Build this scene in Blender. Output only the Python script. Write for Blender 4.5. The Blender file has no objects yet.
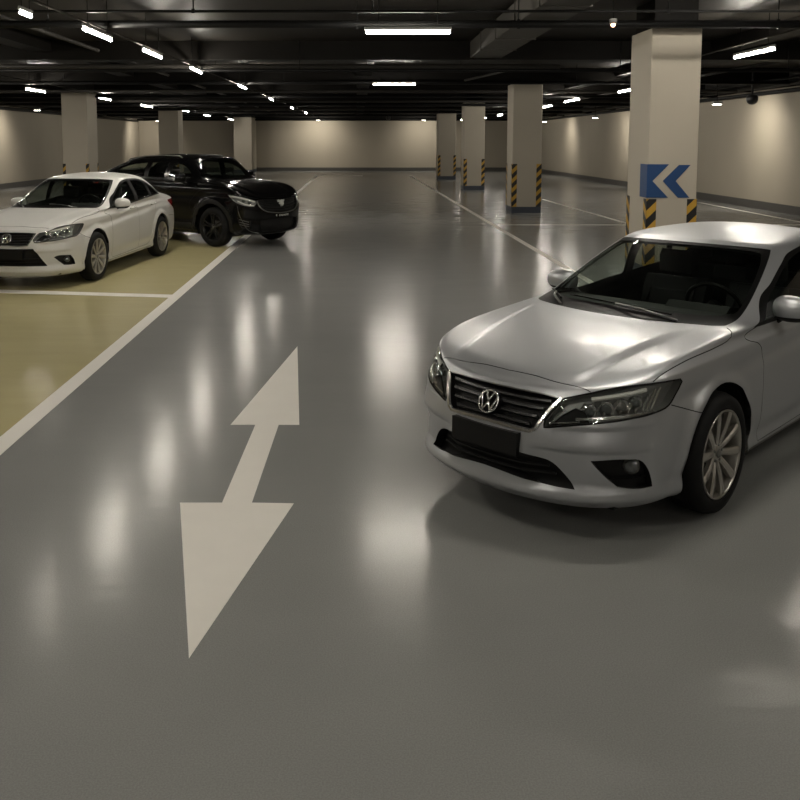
import bpy, math, numpy as np
from mathutils import Vector, Matrix
from mathutils.geometry import delaunay_2d_cdt
SC = bpy.context.scene
COL = SC.collection
PI = math.pi

# ------------------------------------------------------------------ helpers
def link(o, parent=None):
    COL.objects.link(o)
    if parent is not None: o.parent = parent
    return o
def mesh_obj(name, V, F, mats, parent=None, midx=None, smooth=False, normals=None):
    me = bpy.data.meshes.new(name)
    me.from_pydata([tuple(map(float, v)) for v in V], [], [tuple(int(i) for i in f) for f in F])
    if not isinstance(mats, (list, tuple)): mats = [mats]
    for m in mats: me.materials.append(m)
    if midx is not None: me.polygons.foreach_set('material_index', [int(i) for i in midx])
    if smooth is True or normals is not None: me.polygons.foreach_set('use_smooth', [True]*len(F))
    me.update()
    if normals is not None:
        me.normals_split_custom_set_from_vertices([tuple(map(float, n)) for n in normals])
    o = bpy.data.objects.new(name, me)
    return link(o, parent)
def tag(o, label=None, cat=None, group=None, kind=None):
    if label: o['label'] = label
    if cat: o['category'] = cat
    if group: o['group'] = group
    if kind: o['kind'] = kind
    return o
def empty(name, loc, rz=0.0):
    o = bpy.data.objects.new(name, None); o.location = loc; o.rotation_euler = (0, 0, rz)
    return link(o)
def copy_tree(o, parent=None):
    kids = [c for c in bpy.data.objects if c.parent == o]
    c = o.copy(); COL.objects.link(c)
    if parent is not None: c.parent = parent
    for k in kids: copy_tree(k, c)
    return c
class MB:
    """collects shapes for ONE mesh"""
    def __init__(s): s.V = []; s.F = []; s.M = []; s.S = []
    def add(s, V, F, m=0, sm=False):
        n = len(s.V); s.V += [tuple(v) for v in V]; s.F += [tuple(i+n for i in f) for f in F]
        s.M += [m]*len(F); s.S += [sm]*len(F); return s
    def box(s, x0, x1, y0, y1, z0, z1, m=0, b=0.0):
        if b <= 0:
            V = [(x, y, z) for z in (z0, z1) for y in (y0, y1) for x in (x0, x1)]
            return s.add(V, [(0,2,3,1),(4,5,7,6),(0,1,5,4),(2,6,7,3),(0,4,6,2),(1,3,7,5)], m)
        V = []; cs = [(x0,1),(x1,-1)]
        idx = {}
        for X, ix in ((x0,0),(x1,1)):
            for Y, iy in ((y0,0),(y1,1)):
                for Z, iz in ((z0,0),(z1,1)):
                    dx = b if ix == 0 else -b; dy = b if iy == 0 else -b; dz = b if iz == 0 else -b
                    for a, p in enumerate(((X, Y+dy, Z+dz), (X+dx, Y, Z+dz), (X+dx, Y+dy, Z))):
                        idx[(ix,iy,iz,a)] = len(V); V.append(p)
        F = []
        for a in range(3):
            for v in (0,1):
                o = [i for i in range(3) if i != a]
                q = []
                for p in ((0,0),(1,0),(1,1),(0,1)):
                    k = [0,0,0]; k[a] = v; k[o[0]] = p[0]; k[o[1]] = p[1]; q.append(idx[(*k, a)])
                F.append(tuple(q))
        for a in range(3):      # edge strips along axis a
            o = [i for i in range(3) if i != a]
            for p in ((0,0),(1,0),(1,1),(0,1)):
                k0 = [0,0,0]; k0[o[0]] = p[0]; k0[o[1]] = p[1]; k1 = list(k0); k1[a] = 1
                F.append((idx[(*k0,o[0])], idx[(*k0,o[1])], idx[(*k1,o[1])], idx[(*k1,o[0])]))
        for ix in (0,1):
            for iy in (0,1):
                for iz in (0,1): F.append((idx[(ix,iy,iz,0)], idx[(ix,iy,iz,1)], idx[(ix,iy,iz,2)]))
        return s.add(V, F, m)
    def tube(s, pts, r, n=10, m=0, cap=True, ref=None):
        pts = [Vector(p) for p in pts]; V = []; F = []
        rr = r if isinstance(r, (list, tuple)) else [r]*len(pts)
        prev = None
        for i, p in enumerate(pts):
            d = (pts[min(i+1, len(pts)-1)] - pts[max(i-1, 0)]).normalized()
            if prev is None:
                a = Vector((0,0,1)) if abs(d.z) < .9 else Vector((1,0,0))
                u = d.cross(a).normalized()
            else:
                u = (prev - d*prev.dot(d)).normalized()
            prev = u; w = d.cross(u)
            for k in range(n):
                t = 2*PI*k/n; V.append(p + (u*math.cos(t) + w*math.sin(t))*rr[i])
        for i in range(len(pts)-1):
            for k in range(n):
                F.append((i*n+k, i*n+(k+1) % n, (i+1)*n+(k+1) % n, (i+1)*n+k))
        if cap:
            F.append(tuple(reversed(range(n)))); F.append(tuple((len(pts)-1)*n+k for k in range(n)))
        return s.add(V, F, m, True)
    def lathe_y(s, prof, c=(0,0,0), n=48, m=0, close=False):
        """prof: (radius, y) around the y axis through c"""
        V = []; F = []; k = len(prof)
        for i in range(n):
            a = 2*PI*i/n
            for r, y in prof: V.append((c[0]+r*math.cos(a), c[1]+y, c[2]+r*math.sin(a)))
        for i in range(n):
            j = (i+1) % n
            for q in range(k if close else k-1):
                q2 = (q+1) % k
                F.append((i*k+q, i*k+q2, j*k+q2, j*k+q))
        return s.add(V, F, m, True)
    def prism(s, poly, y0, y1, m=0):
        """poly in (x,z), extruded along y"""
        n = len(poly); V = [(x, y0, z) for x, z in poly] + [(x, y1, z) for x, z in poly]
        F = [tuple(range(n)), tuple(reversed(range(n, 2*n)))] + [(i, (i+1) % n + 0, n+(i+1) % n, n+i) for i in range(n)]
        return s.add(V, F, m)
    def build(s, name, mats, parent=None, xf=None):
        V = s.V if xf is None else [tuple(xf(v)) for v in s.V]
        o = mesh_obj(name, V, s.F, mats, parent, s.M)
        o.data.polygons.foreach_set('use_smooth', s.S)
        import bmesh
        bm = bmesh.new(); bm.from_mesh(o.data); bmesh.ops.recalc_face_normals(bm, faces=bm.faces[:]); bm.to_mesh(o.data); bm.free()
        return o

# ------------------------------------------------------------------ materials
def mat(name, base=(.5,.5,.5), rough=.5, metal=0.0, **kw):
    m = bpy.data.materials.new(name); m.use_nodes = True
    b = m.node_tree.nodes['Principled BSDF']
    b.inputs['Base Color'].default_value = (*base, 1); b.inputs['Roughness'].default_value = rough; b.inputs['Metallic'].default_value = metal
    for k, v in kw.items(): b.inputs[k.replace('_', ' ')].default_value = v
    return m
def N(m, t, **kw):
    n = m.node_tree.nodes.new(t)
    for k, v in kw.items(): setattr(n, k, v)
    return n
def L(m, a, b): m.node_tree.links.new(a, b)
def math_node(m, op, a, b=None):
    n = N(m, 'ShaderNodeMath', operation=op)
    for i, v in enumerate((a, b)):
        if v is None: continue
        if hasattr(v, 'links'): L(m, v, n.inputs[i])
        else: n.inputs[i].default_value = v
    return n.outputs[0]
def noisy(m, c0, c1, scale=3.0, vec=(1,1,1), bump=0.0, bscale=60.0, bvec=(1,1,1), r0=None, r1=None, detail=4, bdist=.01):
    b = m.node_tree.nodes['Principled BSDF']
    tc = N(m, 'ShaderNodeTexCoord'); mp = N(m, 'ShaderNodeMapping'); mp.inputs['Scale'].default_value = vec
    L(m, tc.outputs['Object'], mp.inputs['Vector'])
    nz = N(m, 'ShaderNodeTexNoise'); nz.inputs['Scale'].default_value = scale; nz.inputs['Detail'].default_value = detail
    L(m, mp.outputs['Vector'], nz.inputs['Vector'])
    mx = N(m, 'ShaderNodeMix', data_type='RGBA'); L(m, nz.outputs['Fac'], mx.inputs['Factor'])
    mx.inputs['A'].default_value = (*c0, 1); mx.inputs['B'].default_value = (*c1, 1)
    L(m, mx.outputs['Result'], b.inputs['Base Color'])
    if r0 is not None:
        L(m, math_node(m, 'ADD', math_node(m, 'MULTIPLY', nz.outputs['Fac'], r1-r0), r0), b.inputs['Roughness'])
    if bump:
        mp2 = N(m, 'ShaderNodeMapping'); mp2.inputs['Scale'].default_value = bvec; L(m, tc.outputs['Object'], mp2.inputs['Vector'])
        n2 = N(m, 'ShaderNodeTexNoise'); n2.inputs['Scale'].default_value = bscale; n2.inputs['Detail'].default_value = 3
        L(m, mp2.outputs['Vector'], n2.inputs['Vector'])
        bp = N(m, 'ShaderNodeBump'); bp.inputs['Strength'].default_value = bump; bp.inputs['Distance'].default_value = bdist
        L(m, n2.outputs['Fac'], bp.inputs['Height']); L(m, bp.outputs['Normal'], b.inputs['Normal'])
    return m, mx
def glass(name, tint=(.02,.025,.022), trans=.45, rough=.02, ior=1.5):
    """window glass: light passes through tinted, the rest is mirror-like reflection"""
    m = bpy.data.materials.new(name); m.use_nodes = True; nt = m.node_tree; nt.nodes.clear()
    out = nt.nodes.new('ShaderNodeOutputMaterial'); tr = nt.nodes.new('ShaderNodeBsdfTransparent'); tr.inputs['Color'].default_value = (*tint, 1)
    gl = nt.nodes.new('ShaderNodeBsdfGlossy'); gl.inputs['Roughness'].default_value = rough; gl.inputs['Color'].default_value = (1,1,1,1)
    lw = nt.nodes.new('ShaderNodeLayerWeight'); lw.inputs['Blend'].default_value = .5
    pw = nt.nodes.new('ShaderNodeMath'); pw.operation = 'POWER'; pw.inputs[1].default_value = 5.0; nt.links.new(lw.outputs['Facing'], pw.inputs[0])
    fr = nt.nodes.new('ShaderNodeMath'); fr.operation = 'MULTIPLY_ADD'; fr.inputs[1].default_value = .95; fr.inputs[2].default_value = .045; nt.links.new(pw.outputs[0], fr.inputs[0])
    mx = nt.nodes.new('ShaderNodeMixShader')
    nt.links.new(fr.outputs[0], mx.inputs[0]); nt.links.new(tr.outputs[0], mx.inputs[1]); nt.links.new(gl.outputs[0], mx.inputs[2]); nt.links.new(mx.outputs[0], out.inputs[0])
    return m
def emit(name, col, strength):
    m = bpy.data.materials.new(name); m.use_nodes = True; nt = m.node_tree; nt.nodes.clear()
    out = nt.nodes.new('ShaderNodeOutputMaterial'); e = nt.nodes.new('ShaderNodeEmission')
    e.inputs['Color'].default_value = (*col, 1); e.inputs['Strength'].default_value = strength; nt.links.new(e.outputs[0], out.inputs[0])
    return m
# ------------------------------------------------------------------ materials of the place
LAMP = 130.0
WARM = (1.0, .92, .78)
M = {}
M['tube'] = emit('tube_diffuser', (1.0, .93, .81), LAMP)
M['small_lamp'] = emit('small_lamp', (1.0, .93, .82), 14.0)
M['red_lamp'] = emit('orange_indicator', (1.0, .45, .25), 6.0)
M['housing'] = mat('lamp_housing', (.25,.25,.24), .5)
M['paint_line'], _ = noisy(mat('white_floor_paint', Specular_IOR_Level=.12), (.76,.735,.68), (.82,.79,.735), 5, bump=.03, bscale=90, r0=.5, r1=.6)
M['wall'], _ = noisy(mat('beige_wall'), (.285,.255,.205), (.32,.285,.23), 1.2, vec=(1,1,.5), bump=.10, bscale=30, r0=.72, r1=.8)
M['wall_dark'] = mat('dark_upper_wall', (.012,.011,.010), .9)
M['skirt'] = mat('grey_skirting', (.055,.052,.048), .6)
M['pillar'], _ = noisy(mat('cream_pillar_paint'), (.42,.38,.31), (.455,.415,.34), 2.0, bump=.08, bscale=40, r0=.6, r1=.7)
M['band'] = mat('slate_blue_band', (.045,.055,.075), .45)
M['ceiling'], _ = noisy(mat('dark_ceiling_concrete', Specular_IOR_Level=.08), (.014,.0125,.0105), (.022,.0195,.0165), 1.0, bump=.2, bscale=12)
M['beam'], _ = noisy(mat('dark_beam_paint', Specular_IOR_Level=.08), (.006,.0055,.0048), (.009,.008,.007), 1.5, bump=.1, bscale=12)
M['duct'], _ = noisy(mat('grey_duct_paint', Specular_IOR_Level=.15), (.055,.052,.046), (.075,.071,.063), 2.0, vec=(1,.3,1), bump=.15, bscale=9)
M['pipe_black'] = mat('black_pipe', (.006,.006,.006), .5, Specular_IOR_Level=.15)
M['pipe_grey'] = mat('grey_pipe', (.028,.026,.023), .5, Specular_IOR_Level=.2)
M['blue'] = mat('blue_sign_paint', (.010,.050,.155), .5)
M['camera_black'] = mat('black_plastic', (.015,.015,.016), .4)

# floor: one epoxy coating, grey in the lane and olive yellow in the left-hand bays
fm, fmix = noisy(mat('epoxy_floor', Specular_IOR_Level=.13), (.232,.234,.228), (.252,.253,.245), 1.3, vec=(1,2.0,1), bump=.30, bscale=6, bvec=(.35,1.8,1), r0=.17, r1=.23, detail=5, bdist=.005)
def floor_colour():
    tc = N(fm, 'ShaderNodeTexCoord'); sp = N(fm, 'ShaderNodeSeparateXYZ'); L(fm, tc.outputs['Object'], sp.inputs[0])
    a = math_node(fm, 'LESS_THAN', sp.outputs[0], -2.40)
    b = math_node(fm, 'LESS_THAN', sp.outputs[1], 19.6)
    ab = math_node(fm, 'MULTIPLY', a, b)
    yl = N(fm, 'ShaderNodeMix', data_type='RGBA'); L(fm, ab, yl.inputs['Factor']); L(fm, fmix.outputs['Result'], yl.inputs['A'])
    tint = N(fm, 'ShaderNodeMix', data_type='RGBA'); nz = N(fm, 'ShaderNodeTexNoise'); nz.inputs['Scale'].default_value = 1.6
    mp = N(fm, 'ShaderNodeMapping'); mp.inputs['Scale'].default_value = (.8,3,1); L(fm, tc.outputs['Object'], mp.inputs['Vector']); L(fm, mp.outputs[0], nz.inputs['Vector'])
    L(fm, nz.outputs['Fac'], tint.inputs['Factor']); tint.inputs['A'].default_value = (.45,.40,.215,1); tint.inputs['B'].default_value = (.52,.465,.255,1)
    L(fm, tint.outputs['Result'], yl.inputs['B'])
    # fine speckle
    n3 = N(fm, 'ShaderNodeTexNoise'); n3.inputs['Scale'].default_value = 160; L(fm, tc.outputs['Object'], n3.inputs['Vector'])
    mr = N(fm, 'ShaderNodeMapRange'); mr.inputs['From Min'].default_value = .35; mr.inputs['From Max'].default_value = .65; mr.inputs['To Min'].default_value = .90; mr.inputs['To Max'].default_value = 1.08
    L(fm, n3.outputs['Fac'], mr.inputs['Value'])
    mu = N(fm, 'ShaderNodeMix', data_type='RGBA', blend_type='MULTIPLY'); mu.inputs['Factor'].default_value = 1; L(fm, yl.outputs['Result'], mu.inputs['A']); L(fm, mr.outputs[0], mu.inputs['B'])
    L(fm, mu.outputs['Result'], fm.node_tree.nodes['Principled BSDF'].inputs['Base Color'])
floor_colour(); M['floor'] = fm
hz = mat('hazard_stripes', (.5,.3,.02), .5)
def hazard():
    tc = N(hz, 'ShaderNodeTexCoord'); sp = N(hz, 'ShaderNodeSeparateXYZ'); L(hz, tc.outputs['Object'], sp.inputs[0])
    u = math_node(hz, 'SUBTRACT', sp.outputs[2], math_node(hz, 'ADD', sp.outputs[0], sp.outputs[1]))
    f = math_node(hz, 'FRACT', math_node(hz, 'ADD', math_node(hz, 'DIVIDE', u, .27), 40.0))
    s = math_node(hz, 'GREATER_THAN', f, .52)
    mx = N(hz, 'ShaderNodeMix', data_type='RGBA'); L(hz, s, mx.inputs['Factor']); mx.inputs['A'].default_value = (.012,.012,.012,1); mx.inputs['B'].default_value = (.50,.29,.035,1)
    L(hz, mx.outputs['Result'], hz.node_tree.nodes['Principled BSDF'].inputs['Base Color'])
hazard(); M['hazard'] = hz

# ------------------------------------------------------------------ the room
XL, XR, YB, YF, ZT = -15.4, 12.35, 62.5, -13.0, 4.15
def struct(name, mb, mats):
    o = mb.build(name, mats); o['kind'] = 'structure'; return o
struct('floor', MB().box(XL-.3, XR+.3, YF-.3, YB+.3, -.25, 0), [M['floor']])
cm_ = MB().box(XL-.3, XR+.3, YF-.3, YB+.3, ZT, ZT+.25)
struct('ceiling', cm_, [M['ceiling']])
def wall(name, x0, x1, y0, y1):
    m = MB().box(x0, x1, y0, y1, 0, 3.62, 0).box(x0, x1, y0, y1, 3.62, ZT, 1)
    return struct(name, m, [M['wall'], M['wall_dark']])
wall('wall_left', XL-.3, XL, YF, YB); wall('wall_right', XR, XR+.3, YF, YB)
wall('wall_back', XL-.3, XR+.3, YB, YB+.3); wall('wall_front', XL-.3, XR+.3, YF-.3, YF)
struct('baseboard_left', MB().box(XL, XL+.03, YF, YB-.03, 0, .25), [M['skirt']])
struct('baseboard_right', MB().box(XR-.03, XR, YF, YB-.03, 0, .25), [M['skirt']])
struct('baseboard_back', MB().box(XL, XR, YB-.03, YB, 0, .25), [M['skirt']])
# beams cast with the ceiling
n = 1
for y, w, zb in ((6.5,.5,3.80),(18.9,.55,3.76),(25.9,.9,3.78),(31.8,.5,3.80),(38.2,.9,3.78),(43.5,.5,3.80),(48.9,.9,3.78),(55.0,.5,3.80)):
    struct('trim_%d' % n, MB().box(XL, XR, y-w/2, y+w/2, zb, ZT+.02), [M['beam']]); n += 1
for x, y0, y1, zb in ((-6.6, YF, YB, 3.92), (7.6, YF, YB, 3.92), (.2, 19.2, YB, 3.94)):
    struct('trim_%d' % n, MB().box(x-.22, x+.22, y0, y1, zb, ZT+.02), [M['beam']]); n += 1

# ------------------------------------------------------------------ pillars
def guard(parent, cx, cy, sx, sy, z0, z1, w, name='corner_guard'):
    """L-shaped hazard guard wrapped round the corner (cx,cy); sx, sy point outwards"""
    t = .006; mb = MB()
    xa, xb = sorted((cx+sx*t, cx-sx*w)); ya, yb = sorted((cy+sy*t, cy+sy*.001)); mb.box(xa, xb, ya, yb, z0, z1)
    ya, yb = sorted((cy+sy*t, cy-sy*w)); xa, xb = sorted((cx+sx*t, cx+sx*.001)); mb.box(xa, xb, ya, yb, z0, z1)
    return mb.build(name, [M['hazard']], parent)
def pillar(x0, x1, y0, y1, label, ztop=3.72, guards=True, gz=(.18,1.2), gw=.13, group='concrete pillars'):
    r = empty('pillar', ((x0+x1)/2, (y0+y1)/2, 0)); tag(r, label, 'pillar', group)
    hx, hy = (x1-x0)/2, (y1-y0)/2
    MB().box(-hx, hx, -hy, hy, 0, ztop, 0, .012).build('shaft', [M['pillar']], r)
    MB().box(-hx+.05, hx-.05, -hy+.05, hy-.05, ztop-.001, ZT).build('capital', [M['beam']], r)
    MB().box(-hx-.006, hx+.006, -hy-.006, hy+.006, 0, .18).build('base_band', [M['band']], r)
    if guards:
        for sx in (-1,1):
            for sy in (-1,1): guard(r, sx*hx, sy*hy, sx, sy, gz[0]+.001, gz[1], gw)
    return r
P1 = pillar(4.34, 5.08, 13.15, 14.12, 'nearest square cream pillar with blue chevrons behind the silver car', gw=.14)
pillar(4.48, 5.32, 25.44, 26.4, 'square cream pillar with hazard-striped corners, second in the right row', gz=(.18,1.42), gw=.14)
pillar(4.57, 5.45, 37.7, 38.7, 'square cream pillar with hazard-striped corners, third in the right row', gz=(.18,1.33))
pillar(4.45, 5.42, 48.4, 49.5, 'farthest square cream pillar at the end of the right row, near the back wall', gz=(.18,1.33), ztop=3.62)
pillar(-9.80, -8.95, 29.4, 30.5, 'nearest square cream pillar on the left, rising behind the white car roof', gz=(.18,1.33), gw=.09)
pillar(-9.64, -8.68, 43.0, 44.1, 'square cream pillar on the left, rising behind the black car', gz=(.18,1.33), gw=.09)
pillar(-8.34, -7.12, 59.8, 62.46, 'cream pilaster standing against the back wall, left side', guards=False)
# chevrons painted round the nearest pillar
def chevrons():
    hx, hy = .37, .485; z0, z1 = 1.22, 1.72; zm = (z0+z1)/2; y = -hy-.014; mb = MB()
    yb = -hy-.002
    def plate(poly, side=False):
        n = len(poly)
        if not side:
            V = [(x, y, z) for x, z in poly]+[(x, yb, z) for x, z in poly]
        else:
            V = [(-hx-.014, x, z) for x, z in poly]+[(-hx-.002, x, z) for x, z in poly]
        mb.add(V, [tuple(range(n)), tuple(reversed(range(n, 2*n)))]+[(i, (i+1) % n, n+(i+1) % n, n+i) for i in range(n)])
    plate([(-hx-.014,z0),(-.06,z0),(-.30,zm),(-.06,z1),(-hx-.014,z1)])
    mb.build('painted_chevron', [M['blue']], P1); mb = MB()
    def plate2(poly):
        n = len(poly); V = [(x, y, z) for x, z in poly]+[(x, yb, z) for x, z in poly]
        mb.add(V, [tuple(range(n)), tuple(reversed(range(n, 2*n)))]+[(i, (i+1) % n, n+(i+1) % n, n+i) for i in range(n)])
    plate2([(.26,z0),(.09,z0),(-.145,zm),(.09,z1-.01),(.26,z1-.01),(.045,zm)])
    mb.build('painted_chevron', [M['blue']], P1); mb = MB()
    mb.box(-hx-.014, -hx-.002, -hy, -hy+.31, z0, z1)
    mb.build('painted_square', [M['blue']], P1)
chevrons()

# ------------------------------------------------------------------ floor markings (2 mm of paint)
def marking(name, polys, label, cat='floor marking', group=None):
    mb = MB(); t = .002
    for p in polys:
        n = len(p); V = [(x, y, 0) for x, y in p]+[(x, y, t) for x, y in p]
        mb.add(V, [tuple(reversed(range(n))), tuple(range(n, 2*n))]+[(i, (i+1) % n, n+(i+1) % n, n+i) for i in range(n)])
    o = mb.build(name, [M['paint_line']]); tag(o, label, cat, group); return o
marking('direction_arrow', [[(-.60,8.71),(-.92,6.24),(-.74,6.24),(-.77,4.85),(-1.01,4.85),(-.67,3.33),(-.36,4.84),(-.60,4.85),(-.57,6.24),(-.42,6.24)]],
        'white double-headed arrow painted on the grey lane in front')
marking('lane_line', [[(-2.345,-6),(-2.345,53.9),(-2.49,53.9),(-2.49,-6)]], 'long white line between the yellow bays and the grey lane')
marking('lane_line', [[(3.52,7),(3.28,53.4),(3.16,53.4),(3.40,7)]], 'long white line running past the right row of pillars')
marking('bay_line', [[(-2.49,11.50),(-2.49,11.72),(-5.0,12.13),(-14.6,13.7),(-14.6,13.45),(-5.0,11.88)]], 'white line across the yellow floor in front of the white car')
marking('cross_line', [[(-2.345,53.9),(.35,53.9),(.35,53.55),(-2.345,53.55)]], 'faint white line crossing the far end of the lane')
marking('bay_line', [[(3.50,21.68),(11.9,21.68),(11.9,21.86),(3.50,21.86)]], 'white cross line on the floor between the two nearest right pillars')
marking('bay_line', [[(6.78,21.9),(6.90,21.9),(6.72,31.5),(6.62,31.5)]], 'white line running away to the right of the second pillar')
marking('bay_line', [[(11.35,22.0),(11.45,22.0),(11.72,31.2),(11.64,31.2)]], 'faint white line close along the right wall')
# ------------------------------------------------------------------ lamps
def lamp_proto(length, wide=.034):
    r = empty('tube_light', (0,0,0))
    h = length/2
    MB().box(-h-.02, h+.02, -wide*.45, wide*.45, .03, .075, 0, .006).build('housing', [M['housing']], r)
    pts = [(-h,0,.0),(-h+.02,0,0),(h-.02,0,0),(h,0,0)]
    MB().tube(pts, [wide*.3, wide*.5, wide*.5, wide*.3], 12).build('diffuser', [M['tube']], r)
    for x in (-h*.7, h*.7): MB().tube([(x,0,.07),(x,0,.62)], .006, 6).build('hanger', [M['pipe_black']], r)
    return r
G_C = 'tube lights hung in a row over the left lane edge'
lamps = [ # x, y, z, along-lane?, length, label, group
 (.68,11.9,3.5,0,1.12,'large white tube light hung across the lane, nearest and highest in view',None),
 (.94,22.5,3.5,0,1.06,'white tube light hung across the lane, just below the largest one',None),
 (-3.52,12.15,3.5,1,1.3,'longest tube light of the diagonal row over the left lane edge',None),
 (-3.39,14.8,3.5,1,1.3,'second brightest tube light in the diagonal left row',None),
 (-3.28,18.17,3.5,1,1.25,'third tube light in the diagonal row, left of the ceiling centre',None),
 (-3.04,23.6,3.5,1,1.6,'fourth tube light in the diagonal row, above the black car nose',None),
 (-2.93,30.3,3.5,1,1.2,'fifth tube light in the diagonal row towards the back wall',None),
 (-2.78,38.0,3.5,1,1.2,'sixth and small tube light in the diagonal row towards the back wall',None),
 (-2.56,44.5,3.5,1,1.2,'seventh tiny tube light in the diagonal row near the back wall',None),
 (-9.1,25.2,3.5,1,1.5,'tube light on the far left, left of the nearest left pillar',None),
 (-9.25,32.6,3.62,1,1.5,'tube light peeking out right of the nearest left pillar',None),
 (-8.53,36.0,3.5,1,1.9,'tube light between the two left pillars',None),
 (-8.72,45.2,3.62,1,1.5,'tube light peeking out right of the second left pillar',None),
 (-8.24,48.7,3.5,1,1.8,'small tube light in the left aisle, beyond the second left pillar',None),
 (-8.16,57.3,3.5,1,2.0,'small tube light in front of the pilaster on the back wall',None),
 (-3.79,10.25,3.5,1,.36,'short light at the top left corner of the ceiling',None),
 (6.53,14.7,3.5,1,1.48,'bright tube light to the right of the chevron pillar',None),
 (7.55,31.2,3.5,1,2.1,'tube light in the right aisle, right of the second pillar',None),
 (7.68,25.4,3.5,1,1.4,'tube light half hidden behind the left edge of the chevron pillar',None),
 (7.81,36.4,3.5,1,1.6,'small tube light in the right aisle, close to the second pillar',None),
 (7.71,47.8,3.5,1,1.6,'small tube light between the second and third right pillars',None),
 (7.83,54.5,3.5,1,1.4,'tiny tube light right of the third right pillar at the back',None),
 (6.9,58.0,3.5,1,1.4,'tiny tube light left of the third right pillar at the back',None),
 # beyond the frame, over the camera side of the same hall
 (2.9,10.4,3.92,0,1.15,'tube light overhead behind the silver car',None),
 (5.3,10.7,3.92,0,1.15,'tube light overhead to the right of the silver car',None),
 (-3.7,6.3,3.5,1,1.2,'tube light over the yellow bays nearest the camera',None),
 (1.7,5.0,3.8,0,1.15,'tube light right above the nose of the silver car',None),
 (-1.2,2.6,3.8,0,1.15,'tube light over the lane above the camera',None),
 (5.1,3.6,3.8,0,1.15,'tube light over the driver side of the silver car',None),
 (-3.7,.5,3.5,1,1.2,'tube light behind the camera on the left',None),
 (-9.0,17.5,3.6,1,1.3,'tube light over the far left bays beside the white car',None),
 (-9.0,8.5,3.6,1,1.3,'tube light over the near left bays',None),
 (-12.6,19.5,3.6,1,1.3,'added unseen tube light over the outer left bays, nearer one',None),  # added out of view to light the left pillars from the left
 (-11.7,25.2,3.6,1,1.3,'added unseen tube light over the outer left bays, farther one',None),  # unseen fill, added to brighten the front of the nearest left pillar
 (4.5,-1.5,3.5,1,1.2,'tube light behind the camera on the right',None),
 (.8,-5,3.5,0,1.15,'tube light over the lane far behind the camera',None),
 (9.8,2.5,3.6,1,1.3,'tube light over the far right bays',None),
]
protos = {}
for x, y, z, al, ln, lb, gr in lamps:
    key = round(ln, 2)
    if key not in protos: protos[key] = o = lamp_proto(ln)
    else: o = copy_tree(protos[key])
    o.location = (x, y, z); o.rotation_euler = (0, 0, PI/2 if al else 0)
    tag(o, lb, 'light', 'tube lights')
# small wall washers
def washer(x, y, z, tx, ty, label, power=120, spot=110):
    r = empty('wall_light', (x, y, z)); tag(r, label, 'light', 'wall lights')
    MB().box(-.13, .13, -.09, .09, .0, .09, 0, .01).build('housing', [M['housing']], r)
    MB().box(-.11, .11, -.07, .07, -.012, .003, 0).build('diffuser', [M['small_lamp']], r)
    MB().tube([(0,0,.085),(0,0,ZT-z)], .012, 8).build('stem', [M['pipe_black']], r)
    ld = bpy.data.lights.new('wall_light_beam', 'SPOT'); ld.energy = power; ld.color = WARM; ld.spot_size = math.radians(spot); ld.spot_blend = 1.0; ld.shadow_soft_size = .12
    lo = bpy.data.objects.new('wall_light_beam', ld); COL.objects.link(lo); lo.parent = r; lo.location = (0,0,-.03)
    lo.rotation_euler = Vector((tx-x, ty-y, 1.9-z)).to_track_quat('-Z', 'Y').to_euler()
washer(10.75, 26.5, 3.17, 12.4, 27.0, 'small wall light near the right wall, right of the chevron pillar', 190, 140)
washer(10.75, 40.0, 3.13, 12.4, 41.5, 'small wall light on the right wall, middle one', 170, 140)
washer(10.75, 50.8, 3.2, 12.4, 51.2, 'small wall light on the right wall, farthest one', 160, 140)
washer(4.55, 60.3, 3.52, 4.7, 62.6, 'small wall light on the back wall, right of the far pillar gap', 230, 150)
washer(-2.65, 60.3, 3.52, -2.8, 62.6, 'small wall light on the back wall, left of centre', 340, 150)
washer(-13.7, 38.0, 3.4, -15.4, 38.0, 'small wall light on the left wall behind the white car', 200, 120)
washer(-13.4, 59.6, 3.45, -15.3, 61.4, 'small wall light at the far left corner', 260, 150)
washer(11.35, 16.5, 3.3, 12.4, 16.5, 'small wall light on the right wall, nearest one', 60)

# ------------------------------------------------------------------ pipes, duct and small ceiling gear
def pipe(name, p0, p1, r, m, label, cat='pipe', grp='ceiling pipes', hang=None):
    mb = MB().tube([p0, p1], r, 12)
    if hang:
        for h in hang:
            if abs(p1[0]-p0[0]) > abs(p1[1]-p0[1]): q = (h, p0[1])
            else: q = (p0[0], h)
            mb.tube([(q[0], q[1], p0[2]), (q[0], q[1], ZT)], .008, 6)
            mb.box(q[0]-.02, q[0]+.02, q[1]-.02, q[1]+.02, p0[2]-r-.008, p0[2]+r+.012)
    o = mb.build(name, [m]); tag(o, label, cat, grp); return o
X0, X1 = XL+.05, XR-.05
pipe('ceiling_pipe', (X0,12.75,3.72), (X1,12.75,3.72), .055, M['pipe_black'], 'thick black pipe crossing just above the chevron pillar', hang=(-9,-4.4,0,2.3,6,9))
pipe('ceiling_pipe', (X0,11.5,3.72), (X1,11.5,3.72), .018, M['pipe_black'], 'thin black pipe crossing above the thick black one', hang=(-6,-2.1,.2,4))
pipe('ceiling_pipe', (X0,18.9,3.64), (4.3,18.9,3.64), .055, M['pipe_grey'], 'thick grey pipe crossing below the first dark beam', hang=(-10,-7,-3,0.2,2.2))
pipe('ceiling_pipe', (X0,18.6,3.535), (X1,18.6,3.535), .035, M['pipe_black'], 'black pipe just under the thick grey one', hang=(-8,-1.2,5.5,9))
pipe('ceiling_pipe', (X0,24.3,3.66), (X1,24.3,3.66), .045, M['pipe_black'], 'black pipe crossing in front of the second right pillar', hang=(-8,-2,6,9))
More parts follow.
